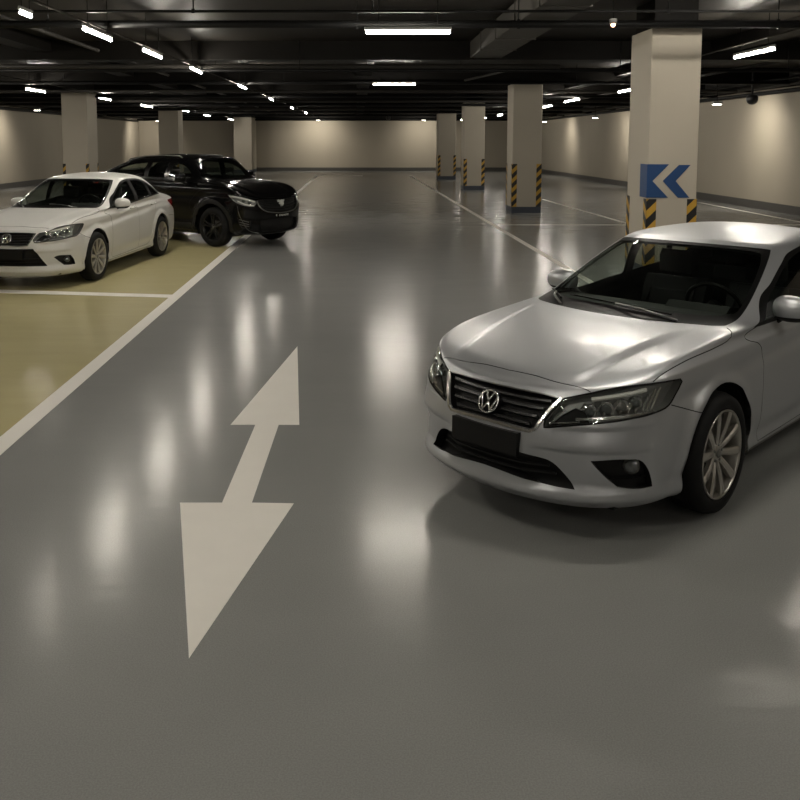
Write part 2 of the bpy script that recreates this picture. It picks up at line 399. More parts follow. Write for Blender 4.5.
pipe('ceiling_pipe', (X0,27.6,3.62), (X1,27.6,3.62), .04, M['pipe_grey'], 'grey pipe crossing behind the second right pillar')
pipe('ceiling_pipe', (X0,30.4,3.60), (X1,30.4,3.60), .05, M['pipe_black'], 'black pipe crossing in the middle of the hall')
pipe('ceiling_pipe', (X0,34.0,3.60), (X1,34.0,3.60), .05, M['pipe_grey'], 'grey pipe crossing before the third right pillar')
pipe('ceiling_pipe', (X0,36.6,3.58), (X1,36.6,3.58), .055, M['pipe_black'], 'black pipe crossing right before the third right pillar')
pipe('ceiling_pipe', (X0,42.2,3.60), (X1,42.2,3.60), .06, M['pipe_grey'], 'grey pipe crossing beyond the third right pillar')
pipe('ceiling_pipe', (X0,46.5,3.60), (X1,46.5,3.60), .06, M['pipe_black'], 'black pipe crossing before the farthest right pillar')
pipe('ceiling_pipe', (X0,52.5,3.62), (X1,52.5,3.62), .06, M['pipe_black'], 'black pipe crossing beyond the farthest right pillar')
pipe('ceiling_pipe', (X0,61.9,3.60), (X1,61.9,3.60), .07, M['pipe_black'], 'black pipe along the top of the back wall')
pipe('ceiling_pipe', (XR-.16,-2,3.50), (XR-.16,61.5,3.50), .06, M['pipe_black'], 'black pipe along the top of the right wall')
pipe('ceiling_pipe', (XR-.5,-2,3.64), (XR-.5,61.5,3.64), .045, M['pipe_grey'], 'grey pipe beside the black pipe of the right wall')
pipe('ceiling_pipe', (XR-.85,-2,3.75), (XR-.85,61.5,3.75), .035, M['pipe_black'], 'thin black pipe second from the right wall')
pipe('ceiling_pipe', (XL+.16,2,3.50), (XL+.16,61.5,3.50), .07, M['pipe_black'], 'black pipe along the top of the left wall')
pipe('ceiling_pipe', (XL+.55,2,3.64), (XL+.55,61.5,3.64), .04, M['pipe_grey'], 'grey pipe beside the black pipe of the left wall')
pipe('ceiling_pipe', (-5.4,8,3.95), (-5.4,60,3.95), .04, M['pipe_grey'], 'grey pipe running away over the left bays')
pipe('ceiling_pipe', (9.4,6,3.85), (9.4,60,3.85), .04, M['pipe_grey'], 'grey pipe running away over the right bays')
pipe('lamp_conduit', (-3.62,9.5,3.62), (-2.45,56,3.62), .014, M['pipe_grey'], 'thin conduit joining the tube lights of the diagonal left row', 'conduit', 'lamp conduits')
pipe('lamp_conduit', (-8.80,20,3.68), (-8.42,58,3.68), .014, M['pipe_grey'], 'thin conduit joining the lights of the left aisle', 'conduit', 'lamp conduits')
pipe('lamp_conduit', (6.25,10,3.68), (8.2,58,3.68), .014, M['pipe_grey'], 'thin conduit joining the lights of the right aisle', 'conduit', 'lamp conduits')
pipe('lamp_conduit', (3.75,19.3,3.70), (2.9,23.9,3.70), .03, M['pipe_grey'], 'short grey conduit slanting away beyond the first dark beam', 'conduit', 'lamp conduits')
# duct running away from the camera, ending at the first dark beam
d = empty('air_duct', (2.68, 10.6, 3.79)); tag(d, 'wide grey duct running away under the ceiling, left of the chevron pillar', 'duct')
MB().box(-.33, .33, 0, 7.95, 0, .34, 0, .01).build('duct_body', [M['duct']], d)
for k in range(4):
    MB().box(-.345, .345, .9+k*1.8, .94+k*1.8, -.012, .345).build('flange', [M['duct']], d)
# dome cameras and indicator
def dome(x, y, z, label):
    r = empty('security_camera', (x, y, z)); tag(r, label, 'camera', 'security cameras')
    MB().tube([(0,0,.1),(0,0,ZT-z+.01)], .03, 8).build('stem', [M['camera_black']], r)
    mb = MB(); pr = [(.001,-.16),(.08,-.145),(.13,-.10),(.16,-.03),(.16,.06),(.12,.12),(.001,.13)]
    V = []; F = []; n = 20
    for i in range(n):
        a = 2*PI*i/n
        for rr, zz in pr: V.append((rr*math.cos(a), rr*math.sin(a), zz))
    k = len(pr)
    for i in range(n):
        for q in range(k-1): F.append((i*k+q, i*k+q+1, ((i+1) % n)*k+q+1, ((i+1) % n)*k+q))
    mb.add(V, F, 0, True); mb.build('dome', [M['camera_black']], r)
dome(11.3, 25.4, 3.27, 'round black camera hanging near the right wall')
dome(2.15, 61.0, 3.70, 'small black camera hanging before the back wall')
r = empty('indicator_lamp', (3.42, 11.95, 3.60)); tag(r, 'small orange indicator lamp under the black pipe beside the chevron pillar', 'light')
MB().box(-.045, .045, -.03, .03, .02, .09, 0, .006).build('housing', [M['housing']], r)
MB().tube([(0,0,.03),(0,0,.0),(0,0,-.02)], [.03,.03,.015], 10).build('lens', [M['red_lamp']], r)
MB().tube([(0,0,.085),(0,0,.55)], .006, 6).build('hanger', [M['pipe_black']], r)

# ------------------------------------------------------------------ camera
cam = bpy.data.cameras.new('camera'); co = bpy.data.objects.new('camera', cam); COL.objects.link(co)
FPX, HY, CX, PITCH, H = 880.0, 142.0, 357.0, math.radians(5.4), 2.05
CY = HY + FPX*math.tan(PITCH)
cam.sensor_width = 36; cam.sensor_fit = 'HORIZONTAL'; cam.lens = 36*FPX/800
cam.shift_x = (400-CX)/800; cam.shift_y = -(400-CY)/800
co.location = (0, 0, H); co.rotation_euler = (PI/2-PITCH, 0, 0); cam.clip_end = 200; cam.clip_start = .05
SC.camera = co
w = bpy.data.worlds.new('world'); w.use_nodes = True; SC.world = w
w.node_tree.nodes['Background'].inputs[0].default_value = (.02,.019,.017,1); w.node_tree.nodes['Background'].inputs[1].default_value = .2
SC.view_settings.view_transform = 'Standard'; SC.view_settings.look = 'None'; SC.view_settings.gamma = 1.0; SC.view_settings.use_curve_mapping = False
SC.view_settings.exposure = 0.9
# ------------------------------------------------------------------ car bodies: one B-spline surface per car, cut into its panels
def sedan_net(c):
    g=c.get
    XF=[2.05,2.16,2.20,2.215,2.20,2.16,2.10,2.09,1.99]
    ZF=[.16,.19,.29,.42,.55,.66,.735,.745,.79]
    W =[.78,.86,.885,.90,.905,.898,.885,.88,.84]
    ZS=[.17,.20,.30,.45,.60,.74,.855,.865,.915]
    ZR=[.20,.24,.32,.46,.62,.78,.93,.945,.99]
    XR=[-2.22,-2.36,-2.42,-2.45,-2.45,-2.43,-2.41,-2.40,-2.32]
    yf=[0,.22,.45,.66,.83,.945]; dxf=[q*g('dx',1) for q in [0,.012,.06,.15,.29,.47]]
    mid=[1.60,1.33,1.0,.55,0,-.5,-.95,-1.33,-1.65]; 
    yr=[.975,.87,.66,.44,.22,0]; dxr=[.36,.17,.08,.04,.01,0]
    zf=g('zf',0); ZF=[z+zf*min(1,i/4) for i,z in enumerate(ZF)]; XF=[x+g('xf',0)*(1 if i<9 else .5) for i,x in enumerate(XF)]
    W=[w+g('w',0)*(1 if i<8 else .5) for i,w in enumerate(W)]
    W[0]+=g('wlo',0);W[1]+=g('wlo',0)
    R=[]
    for k in range(9):
        row=[]
        for i in range(6):
            f=i/5.0; row.append((XF[k]-dxf[i],yf[i]*W[k],ZF[k]+(ZS[k]-ZF[k])*f**2.0))
        for x in mid:
            wy=W[k]*(1-.010*max(0,x-.9)**2*4-.006*max(0,-x-1.0)**2*4)
            # side z rises toward the rear
            tt=(x+1.65)/3.25; zz=ZS[k]+(ZR[k]-ZS[k])*(1-tt)*.75
            row.append((x,wy,zz))
        for i in range(6):
            f=(5-i)/5.0; z0=ZS[k]+(ZR[k]-ZS[k])*.75
            row.append((XR[k]+dxr[i],yr[i]*W[k],ZR[k]+(z0-ZR[k])*f**2))
        R.append(row)
    G0=[(1.02,0,.965),(1.01,.18,.965),(.98,.36,.965),(.93,.52,.963),(.85,.655,.96),(.72,.745,.958),(.54,.785,.962),(.30,.80,.968),(.05,.805,.975),(-.22,.805,.985),(-.5,.80,.995),(-.78,.79,1.01),(-1.02,.80,1.03),(-1.27,.785,1.045),(-1.48,.735,1.06),(-1.60,.64,1.065),(-1.62,.5,1.055),(-1.67,.38,1.06),(-1.70,.26,1.06),(-1.72,.13,1.06),(-1.72,0,1.06)]
    G3=[(.12,0,1.385),(.12,.12,1.385),(.11,.25,1.383),(.09,.38,1.378),(.05,.49,1.37),(-.02,.565,1.36),(-.10,.60,1.357),(-.20,.615,1.357),(-.30,.62,1.357),(-.41,.62,1.355),(-.52,.615,1.35),(-.66,.618,1.352),(-.82,.62,1.35),(-.98,.61,1.34),(-1.12,.575,1.325),(-1.22,.50,1.33),(-1.27,.40,1.335),(-1.29,.30,1.34),(-1.30,.20,1.345),(-1.31,.10,1.345),(-1.31,0,1.345)]
    G0=np.array(G0);G3=np.array(G3);R=np.array(R)
    G0=G0*np.array([1,1+g('g0y',0),1])+[g('g0x',0),0,g('g0z',0)];G3=G3*np.array([1,1+g('g3y',0),1])+[g('g3x',0),0,g('g3z',0)]
    r7=R[8]
    rows=list(R)
    n=len(G0)
    # hood / fender top / deck rows
    for a in (.33,.70):
        P=r7*(1-a)+G0*a
        crown=np.zeros(n); crown[:6]=[.055,.053,.047,.035,.02,.012]; crown[6:]=.008; crown[-6:]=[.01,.02,.03,.035,.035,.035]
        P[:,2]+=g('crown',1)*crown*(1.0 if a<.5 else .62)
        rows.append(P)
    out=np.zeros((n,3)); c0=np.array([-.4,0,0])
    d=(G0-c0)*np.array([.5,1,0]); d/=np.linalg.norm(d,axis=1)[:,None]
    rows.append(G0)
    for a,b in ((.35,.022),(.70,.020)):
        P=G0*(1-a)+G3*a+d*b; rows.append(P)
    rows.append(G3)
    cm=np.linspace(-.02,-.98,n)
    def inn(fy,fx,dz):
        P=G3.copy(); P[:,1]*=fy; P[:,0]=G3[:,0]*(1-fx)+cm*fx; zc=1.443-.13*(P[:,0]+.52)**2; P[:,2]=G3[:,2]*(1-dz)+(zc+g('g3z',0))*dz; return P
    rows.append(inn(.88,.05,.42)); rows.append(inn(.6,.2,.80)); rows.append(inn(.3,.35,.95))
    e=inn(0,.45,1.0); rows.append(e)
    N=np.array(rows)
    return N*np.array(c['scale'])
def suv_net(c):
    g=c.get; o=g('o',{})
    XF=[2.08,2.20,2.26,2.28,2.27,2.25,2.22,2.20,2.10]
    ZF=[.22,.26,.40,.56,.72,.86,.95,.97,1.02]
    W =[.84,.92,.935,.945,.95,.945,.93,.92,.875]
    ZS=[.24,.30,.42,.60,.78,.93,1.04,1.055,1.10]
    ZR=[.30,.34,.44,.60,.78,.95,1.08,1.10,1.14]
    XR=[-2.20,-2.32,-2.36,-2.37,-2.36,-2.35,-2.34,-2.33,-2.30]
    yf=[0,.22,.46,.68,.86,.96]; dxf=[q*g('dx',1) for q in [0,.012,.05,.12,.24,.44]]
    mid=[1.65,1.38,1.0,.55,0,-.5,-.95,-1.38,-1.75]
    yr=[.96,.86,.66,.44,.22,0]; dxr=[.30,.13,.06,.03,.01,0]
    zf=g('zf',0);W=[w+g('w',0) for w in W]
    ZF=[z+zf*min(1,i/4) for i,z in enumerate(ZF)];XF=[x+g('xf',0) for x in XF]
    R=[]
    for k in range(9):
        row=[]
        for i in range(6):
            f=i/5.0; row.append((XF[k]-dxf[i],yf[i]*W[k],ZF[k]+(ZS[k]-ZF[k])*f**2.0))
        for x in mid:
            tt=(x+1.75)/3.4; zz=ZS[k]+(ZR[k]-ZS[k])*(1-tt)*.75
            row.append((x,W[k]*(1-.03*max(0,x-.9)**2),zz))
        for i in range(6):
            f=(5-i)/5.0; z0=ZS[k]+(ZR[k]-ZS[k])*.75
            row.append((XR[k]+dxr[i],yr[i]*W[k],ZR[k]+(z0-ZR[k])*f**2))
        R.append(row)
    G0=[(1.08,0,1.13),(1.07,.18,1.13),(1.04,.36,1.13),(.99,.53,1.128),(.90,.68,1.125),(.76,.785,1.12),(.56,.83,1.12),(.30,.845,1.12),(.02,.85,1.125),(-.30,.85,1.13),(-.62,.85,1.14),(-.95,.845,1.15),(-1.28,.84,1.16),(-1.60,.83,1.17),(-1.87,.805,1.18),(-2.05,.74,1.19),(-2.14,.62,1.195),(-2.18,.48,1.2),(-2.21,.32,1.2),(-2.22,.16,1.2),(-2.22,0,1.2)]
    G3=[(.34,0,1.60),(.335,.13,1.60),(.32,.28,1.597),(.29,.42,1.59),(.23,.54,1.58),(.13,.62,1.572),(.03,.655,1.57),(-.10,.67,1.572),(-.27,.675,1.575),(-.48,.675,1.578),(-.70,.675,1.575),(-.93,.67,1.57),(-1.15,.66,1.56),(-1.36,.645,1.545),(-1.55,.61,1.53),(-1.68,.55,1.52),(-1.74,.45,1.52),(-1.77,.34,1.52),(-1.79,.22,1.52),(-1.80,.11,1.52),(-1.80,0,1.52)]
    G0=np.array(G0);G3=np.array(G3);R=np.array(R)
    G0=G0*np.array([1,1+g('g0y',0),1])+[g('g0x',0),0,g('g0z',0)];G3=G3*np.array([1,1+g('g3y',0),1])+[g('g3x',0),0,g('g3z',0)]
    r7=R[8];rows=list(R);n=len(G0)
    for a in (.33,.70):
        P=r7*(1-a)+G0*a
        crown=np.zeros(n); crown[:6]=[.06,.058,.052,.04,.025,.012]; crown[6:]=.008
        P[:,2]+=g('crown',1)*crown*(1.0 if a<.5 else .62); rows.append(P)
    c0=np.array([-.6,0,0]);d=(G0-c0)*np.array([.5,1,0]); d/=np.linalg.norm(d,axis=1)[:,None]
    rows.append(G0)
    for a,b in ((.35,.022),(.70,.020)): rows.append(G0*(1-a)+G3*a+d*b)
    rows.append(G3)
    cm=np.linspace(.2,-1.6,n)
    def inn(fy,fx,dz):
        P=G3.copy(); P[:,1]*=fy; P[:,0]=G3[:,0]*(1-fx)+cm*fx; zc=1.652-.06*(P[:,0]+.35)**2; P[:,2]=G3[:,2]*(1-dz)+(zc+g('g3z',0))*dz; return P
    rows.append(inn(.88,.05,.42)); rows.append(inn(.6,.2,.80)); rows.append(inn(.3,.35,.95)); rows.append(inn(0,.45,1.0))
    return np.array(rows)*np.array(c['scale'])
class Surf:
    def __init__(s,N,disp=None):
        s.disp=disp
        m,n,_=N.shape
        M=np.array([1,-1,1])
        A=np.zeros((m+2,n+2,3)); A[1:-1,1:-1]=N
        A[1:-1,0]=N[:,1]*M; A[1:-1,-1]=N[:,-2]*M
        A[0]=2*A[1]-A[2]; A[-1]=A[-3]*M
        s.A=A; s.m=m; s.n=n
    def ev0(s,S,T):
        S=np.asarray(S,float);T=np.asarray(T,float)
        i=np.clip(np.floor(S).astype(int),0,s.n-2);u=S-i
        j=np.clip(np.floor(T).astype(int),0,s.m-2);v=T-j
        def B(u): return np.stack([(1-u)**3,3*u**3-6*u**2+4,-3*u**3+3*u**2+3*u+1,u**3],-1)/6
        bu=B(u);bv=B(v);out=0
        for a in range(4):
            for b in range(4):
                out=out+s.A[j+a,i+b]*(bv[...,a]*bu[...,b])[...,None]
        return out
    def ev(s,S,T):
        P=s.ev0(S,T)
        if s.disp is not None: P=s.disp(P,S,T)
        return P
    def nrm(s,S,T,h=2e-3):
        a=s.ev(np.asarray(S)+h,T)-s.ev(np.asarray(S)-h,T); b=s.ev(S,np.asarray(T)+h)-s.ev(S,np.asarray(T)-h)
        n=np.cross(a,b); l=np.linalg.norm(n,axis=-1,keepdims=True); n=n/np.maximum(l,1e-12)
        return n
M['silver'] = mat('silver_metallic_paint', (.49,.505,.525), .40, .72, Coat_Weight=.25, Coat_Roughness=.15)
M['white'] = mat('white_pearl_paint', (.64,.635,.61), .4, 0.0, Coat_Weight=.4, Coat_Roughness=.12)
M['black'] = mat('black_paint', (.002,.002,.0022), .16, 0.0, Specular_IOR_Level=.30)
M['trim'] = mat('black_gloss_trim', (.006,.006,.006), .42, Specular_IOR_Level=.1)
M['plastic'] = mat('black_matt_plastic', (.006,.006,.006), .55, Specular_IOR_Level=.3)
M['gap'] = mat('panel_gap', (.006,.006,.006), .9)
M['cladding'] = mat('dark_grey_cladding', (.010,.010,.010), .5, Specular_IOR_Level=.3)
M['chrome'] = mat('chrome', (.80,.80,.78), .22, .95)
M['chrome_dim'] = mat('satin_chrome', (.22,.22,.21), .3, .9)
M['rubber'] = mat('tyre_rubber', (.006,.006,.006), .75, Specular_IOR_Level=.25)
M['alloy'] = mat('alloy_wheel', (.50,.48,.44), .32, .85)
M['alloy_black'] = mat('black_alloy_wheel', (.02,.02,.02), .3, .6)
M['brake'] = mat('brake_disc', (.10,.095,.09), .4, .8)
M['lamp_bowl'] = mat('headlamp_bowl', (.26,.26,.255), .4, .5)
M['lamp_clear'] = glass('headlamp_cover', (.86,.88,.87))
M['lens'] = mat('projector_lens', (.16,.17,.17), .08, .5)
M['lamp_white'] = mat('white_lamp_bar', (.80,.79,.75), .3)
M['tail'] = mat('red_tail_lamp', (.28,.012,.012), .2, 0, Coat_Weight=.6)
M['glass'] = glass('tinted_window_glass', (.72,.78,.74))
M['glass_dark'] = glass('dark_window_glass', (.45,.5,.47))
M['cabin'] = mat('dark_cabin_trim', (.014,.014,.014), .65)
M['seat'] = mat('dark_seat_fabric', (.012,.012,.013), .8)
M['slat'] = mat('grille_slat', (.035,.035,.035), .35, .3)
M['badge'] = mat('badge_silver', (.75,.75,.72), .3, .2)

def spline(pts, closed=True, step=.09):
    """points (s,t) or (s,t,1): 1 marks a sharp corner; smooth between corners"""
    n = len(pts); P = [np.array(p[:2], float) for p in pts]; K = [len(p) > 2 for p in pts]; out = []
    rng = range(n if closed else n-1)
    for i in rng:
        a = P[i]; b = P[(i+1) % n]
        p0 = P[i-1] if (closed or i > 0) else a; p3 = P[(i+2) % n] if (closed or i+2 < n) else b
        if K[i]: p0 = 2*a-b
        if K[(i+1) % n]: p3 = 2*b-a
        m = max(1, int(np.hypot(*(b-a))/step))
        for k in range(m):
            u = k/m; u2 = u*u; u3 = u2*u
            out.append(.5*((2*a)+(-p0+b)*u+(2*p0-5*a+4*b-p3)*u2+(-p0+3*a-3*b+p3)*u3))
    if not closed: out.append(P[-1])
    return np.array(out)
def sharp(pts): return [(p[0], p[1], 1) for p in pts]
def inpoly(Q, poly):
    x, y = Q[:, 0], Q[:, 1]; r = np.zeros(len(Q), bool); n = len(poly); j = n-1
    for i in range(n):
        xi, yi = poly[i]; xj, yj = poly[j]
        c = ((yi > y) != (yj > y)) & (x < (xj-xi)*(y-yi)/((yj-yi) if yj != yi else 1e-12)+xi)
        r ^= c; j = i
    return r

class Car:
    def __init__(s, net, K, disp, name, loc, heading, label, ds=.1, dt=.125):
        s.S = Surf(net, disp); s.K = np.array(K, float); s.ds, s.dt = ds, dt
        s.root = empty(name, (loc[0], loc[1], 0), 0)
        # car axes: +x forward, +y to its left; heading measured from -Y towards -X
        th = math.radians(heading); s.root.rotation_euler = (0, 0, math.atan2(-math.cos(th), -math.sin(th)))
        tag(s.root, label, 'car'); s.regs = []; s.extra = []
        tb_s, tb_t = np.meshgrid(np.linspace(0, s.S.n-1, 700), np.linspace(0, s.S.m-1, 600))
        s.tab = (tb_s, tb_t, s.S.ev(tb_s, tb_t))
        P = s.tab[2]; c = s.S.nrm(tb_s[::20, ::20], tb_t[::20, ::20]); q = P[::20, ::20]
        s.sg = np.sign(np.median((c*(q-np.array([0, 0, .6]))).sum(-1)))
    def P(s, S, T, off=0.0):
        S = np.asarray(S, float); T = np.asarray(T, float); neg = S < 0
        A = np.abs(S); p = s.S.ev(A, T); n = s.S.nrm(A, T)*s.sg
        p = p*s.K; n = n/s.K; n = n/np.linalg.norm(n, axis=-1, keepdims=True)
        p = p+n*np.asarray(off)[..., None] if np.ndim(off) else p+n*off
        f = np.where(neg, -1.0, 1.0)
        p = p*np.stack([np.ones_like(f), f, np.ones_like(f)], -1); n = n*np.stack([np.ones_like(f), f, np.ones_like(f)], -1)
        return p, n
    def side(s, pts, srange=(4.9, 15.8), tmax=14.05, tmin=0):
        """(x,z) in the side view -> (s,t)"""
        S, T, P = s.tab; m = (S < srange[0]) | (S > srange[1]) | (T > tmax) | (T < tmin); out = []
        for p in pts:
            d = np.hypot(P[..., 0]-p[0], P[..., 2]-p[1])+m*10; i = np.unravel_index(d.argmin(), d.shape)
            out.append((S[i], T[i])+tuple(p[2:]))
        return out
    def region(s, name, pts, closed_poly=True, step=.09):
        s.regs.append((name, spline(pts, True, step) if closed_poly else np.array(pts)))
    def seam(s, pts, w=.0028, name='gap'):
        c = spline(pts, False, .12); P0, n0 = s.P(c[:, 0], c[:, 1])
        h = 1e-3; Ps, _ = s.P(c[:, 0]+h, c[:, 1]); Pt, _ = s.P(c[:, 0], c[:, 1]+h); Js = (Ps-P0)/h; Jt = (Pt-P0)/h
        tan = np.gradient(P0, axis=0); tan /= np.maximum(np.linalg.norm(tan, axis=1, keepdims=True), 1e-9)
        d = np.cross(n0, tan)*w
        a = (Js*Js).sum(1); b = (Js*Jt).sum(1); e = (Jt*Jt).sum(1); f = (Js*d).sum(1); g = (Jt*d).sum(1); det = a*e-b*b
        u = np.stack([(e*f-b*g)/det, (a*g-b*f)/det], 1)
        s.regs.append((name, np.concatenate([c+u, (c-u)[::-1]])))
    def cut(s):
        n, m = s.S.n-1, s.S.m-1
        gs = np.linspace(0, n, int(n/s.ds)+1); gt = np.linspace(0, m, int(m/s.dt)+1)
        A, B = np.meshgrid(gs, gt); V = np.stack([A.ravel(), B.ravel()], 1)
        allp = []; E = []; cnt = 0
        for nm, p in s.regs:
            p = p.copy(); p[:, 0] = np.clip(p[:, 0], 0, n); p[:, 1] = np.clip(p[:, 1], 0, m)
            allp.append(p)
        C = np.concatenate(allp)
        # drop grid points that sit right beside a feature line (keep the border)
        keep = np.ones(len(V), bool); inner = (V[:, 0] > 1e-6) & (V[:, 0] < n-1e-6) & (V[:, 1] > 1e-6) & (V[:, 1] < m-1e-6)
        H = {}
        for q in C: H.setdefault((int(q[0]/.25), int(q[1]/.25)), []).append(q)
        for i in np.nonzero(inner)[0]:
            v = V[i]; a, b = int(v[0]/.25), int(v[1]/.25); ok = True
            for da in (-1, 0, 1):
                for db in (-1, 0, 1):
                    for q in H.get((a+da, b+db), ()):
                        if abs(q[0]-v[0]) < .03 and abs(q[1]-v[1]) < .035: ok = False; break
                    if not ok: break
                if not ok: break
            keep[i] = ok
        V = V[keep]; k = len(V)
        for p in allp:
            E += [(k+i, k+(i+1) % len(p)) for i in range(len(p))]; k += len(p)
        VV = np.concatenate([V]+allp)
        r = delaunay_2d_cdt([Vector((float(a), float(b))) for a, b in VV], E, [], 0, 1e-5)
        s.v = np.array([tuple(q) for q in r[0]]); F = np.array([f for f in r[2] if len(f) == 3])
        cen = s.v[F].mean(1); rg = np.zeros(len(F), int); names = ['body_shell']
        for nm, _ in s.regs:
            if nm not in names: names.append(nm)
        for (nm, _), p in zip(s.regs, allp): rg[inpoly(cen, p)] = names.index(nm)
        # orientation: make normals point outwards
        P0, n0 = s.P(s.v[:, 0], s.v[:, 1]); s.P0, s.n0 = P0, n0
        fn = np.cross(P0[F[:, 1]]-P0[F[:, 0]], P0[F[:, 2]]-P0[F[:, 0]]); fl = (fn*n0[F].sum(1)).sum(1) < 0
        F[fl] = F[fl][:, ::-1]; s.F = F; s.rg = rg; s.names = names; s.cen = cen
    def faces(s, names):
        ids = [s.names.index(x) for x in names if x in s.names]
        return s.F[np.isin(s.rg, ids)]
    def sheet(s, F, off, flip=False, side=1):
        u, inv = np.unique(F, return_inverse=True); f = inv.reshape(-1, 3)
        p = s.P0[u]+s.n0[u]*off; n = s.n0[u].copy()
        if side < 0: p = p*[1, -1, 1]; n = n*[1, -1, 1]; f = f[:, ::-1]
        if flip: f = f[:, ::-1]; n = -n
        return p, f, n
    def part(s, name, specs, mats, parent=None, sides=(1, -1), label=None):
        """specs: (region names, offset, material index, depth) joined into one mesh; depth > 0 sinks a floor with walls"""
        V = []; Fs = []; Ns = []; Mi = []; k = 0
        for sd in sides:
            for names, off, mi, depth in specs:
                F = s.faces(names)
                if not len(F): continue
                p, f, n = s.sheet(F, off-depth, side=sd)
                V.append(p); Fs.append(f+k); Ns.append(n); Mi += [mi]*len(f); k += len(p)
                if depth != 0:
                    ed = {}
                    for t in F:
                        for a, b in ((t[0], t[1]), (t[1], t[2]), (t[2], t[0])): ed[(a, b)] = 1
                    B = [(a, b) for a, b in ed if (b, a) not in ed and not (s.v[a, 0] < 1e-4 and s.v[b, 0] < 1e-4)]
                    if B:
                        B = np.array(B); q0 = s.P0[B]+s.n0[B]*off; q1 = s.P0[B]+s.n0[B]*(off-depth)
                        W = np.concatenate([q0[:, 0], q0[:, 1], q1[:, 1], q1[:, 0]]); nb = len(B); i = np.arange(nb)
                        tri = np.concatenate([np.stack([i, i+nb, i+2*nb], 1), np.stack([i, i+2*nb, i+3*nb], 1)])
                        nn = np.cross(q0[:, 1]-q0[:, 0], q1[:, 0]-q0[:, 0]); nn /= np.maximum(np.linalg.norm(nn, axis=1, keepdims=True), 1e-9); nn = np.concatenate([nn]*4)
                        if sd < 0: W = W*[1, -1, 1]; nn = nn*[1, -1, 1]; tri = tri[:, ::-1]
                        V.append(W); Fs.append(tri+k); Ns.append(nn); Mi += [mi]*len(tri); k += len(W)
        if not V: return None
        o = mesh_obj(name, np.concatenate(V), np.concatenate(Fs), mats, parent or s.root, Mi, normals=np.concatenate(Ns))
        if label: o['label'] = label
        return o
    def strip(s, mb, st, w, th, off=0.0, m=0, updir=(0, 0, 1)):
        """a raised bar along surface points st (negative s = the other side); w across, th out"""
        st = np.array(st, float); p, n = s.P(st[:, 0], st[:, 1], off)
        tan = np.gradient(p, axis=0); tan /= np.linalg.norm(tan, axis=1, keepdims=True); c = np.cross(n, tan)
        V = []
        for i in range(len(p)):
            for a, b in ((-1, 0), (-.6, 1), (.6, 1), (1, 0)): V.append(p[i]+c[i]*w*.5*a+n[i]*th*b)
        F = []
        for i in range(len(p)-1):
            for k in range(3): F.append((i*4+k, i*4+k+1, i*4+5+k, i*4+4+k))
            F.append((i*4+3, i*4, i*4+4, i*4+7))
        F += [(0, 1, 2, 3), tuple(len(V)-1-k for k in range(4))]
        mb.add(V, F, m)

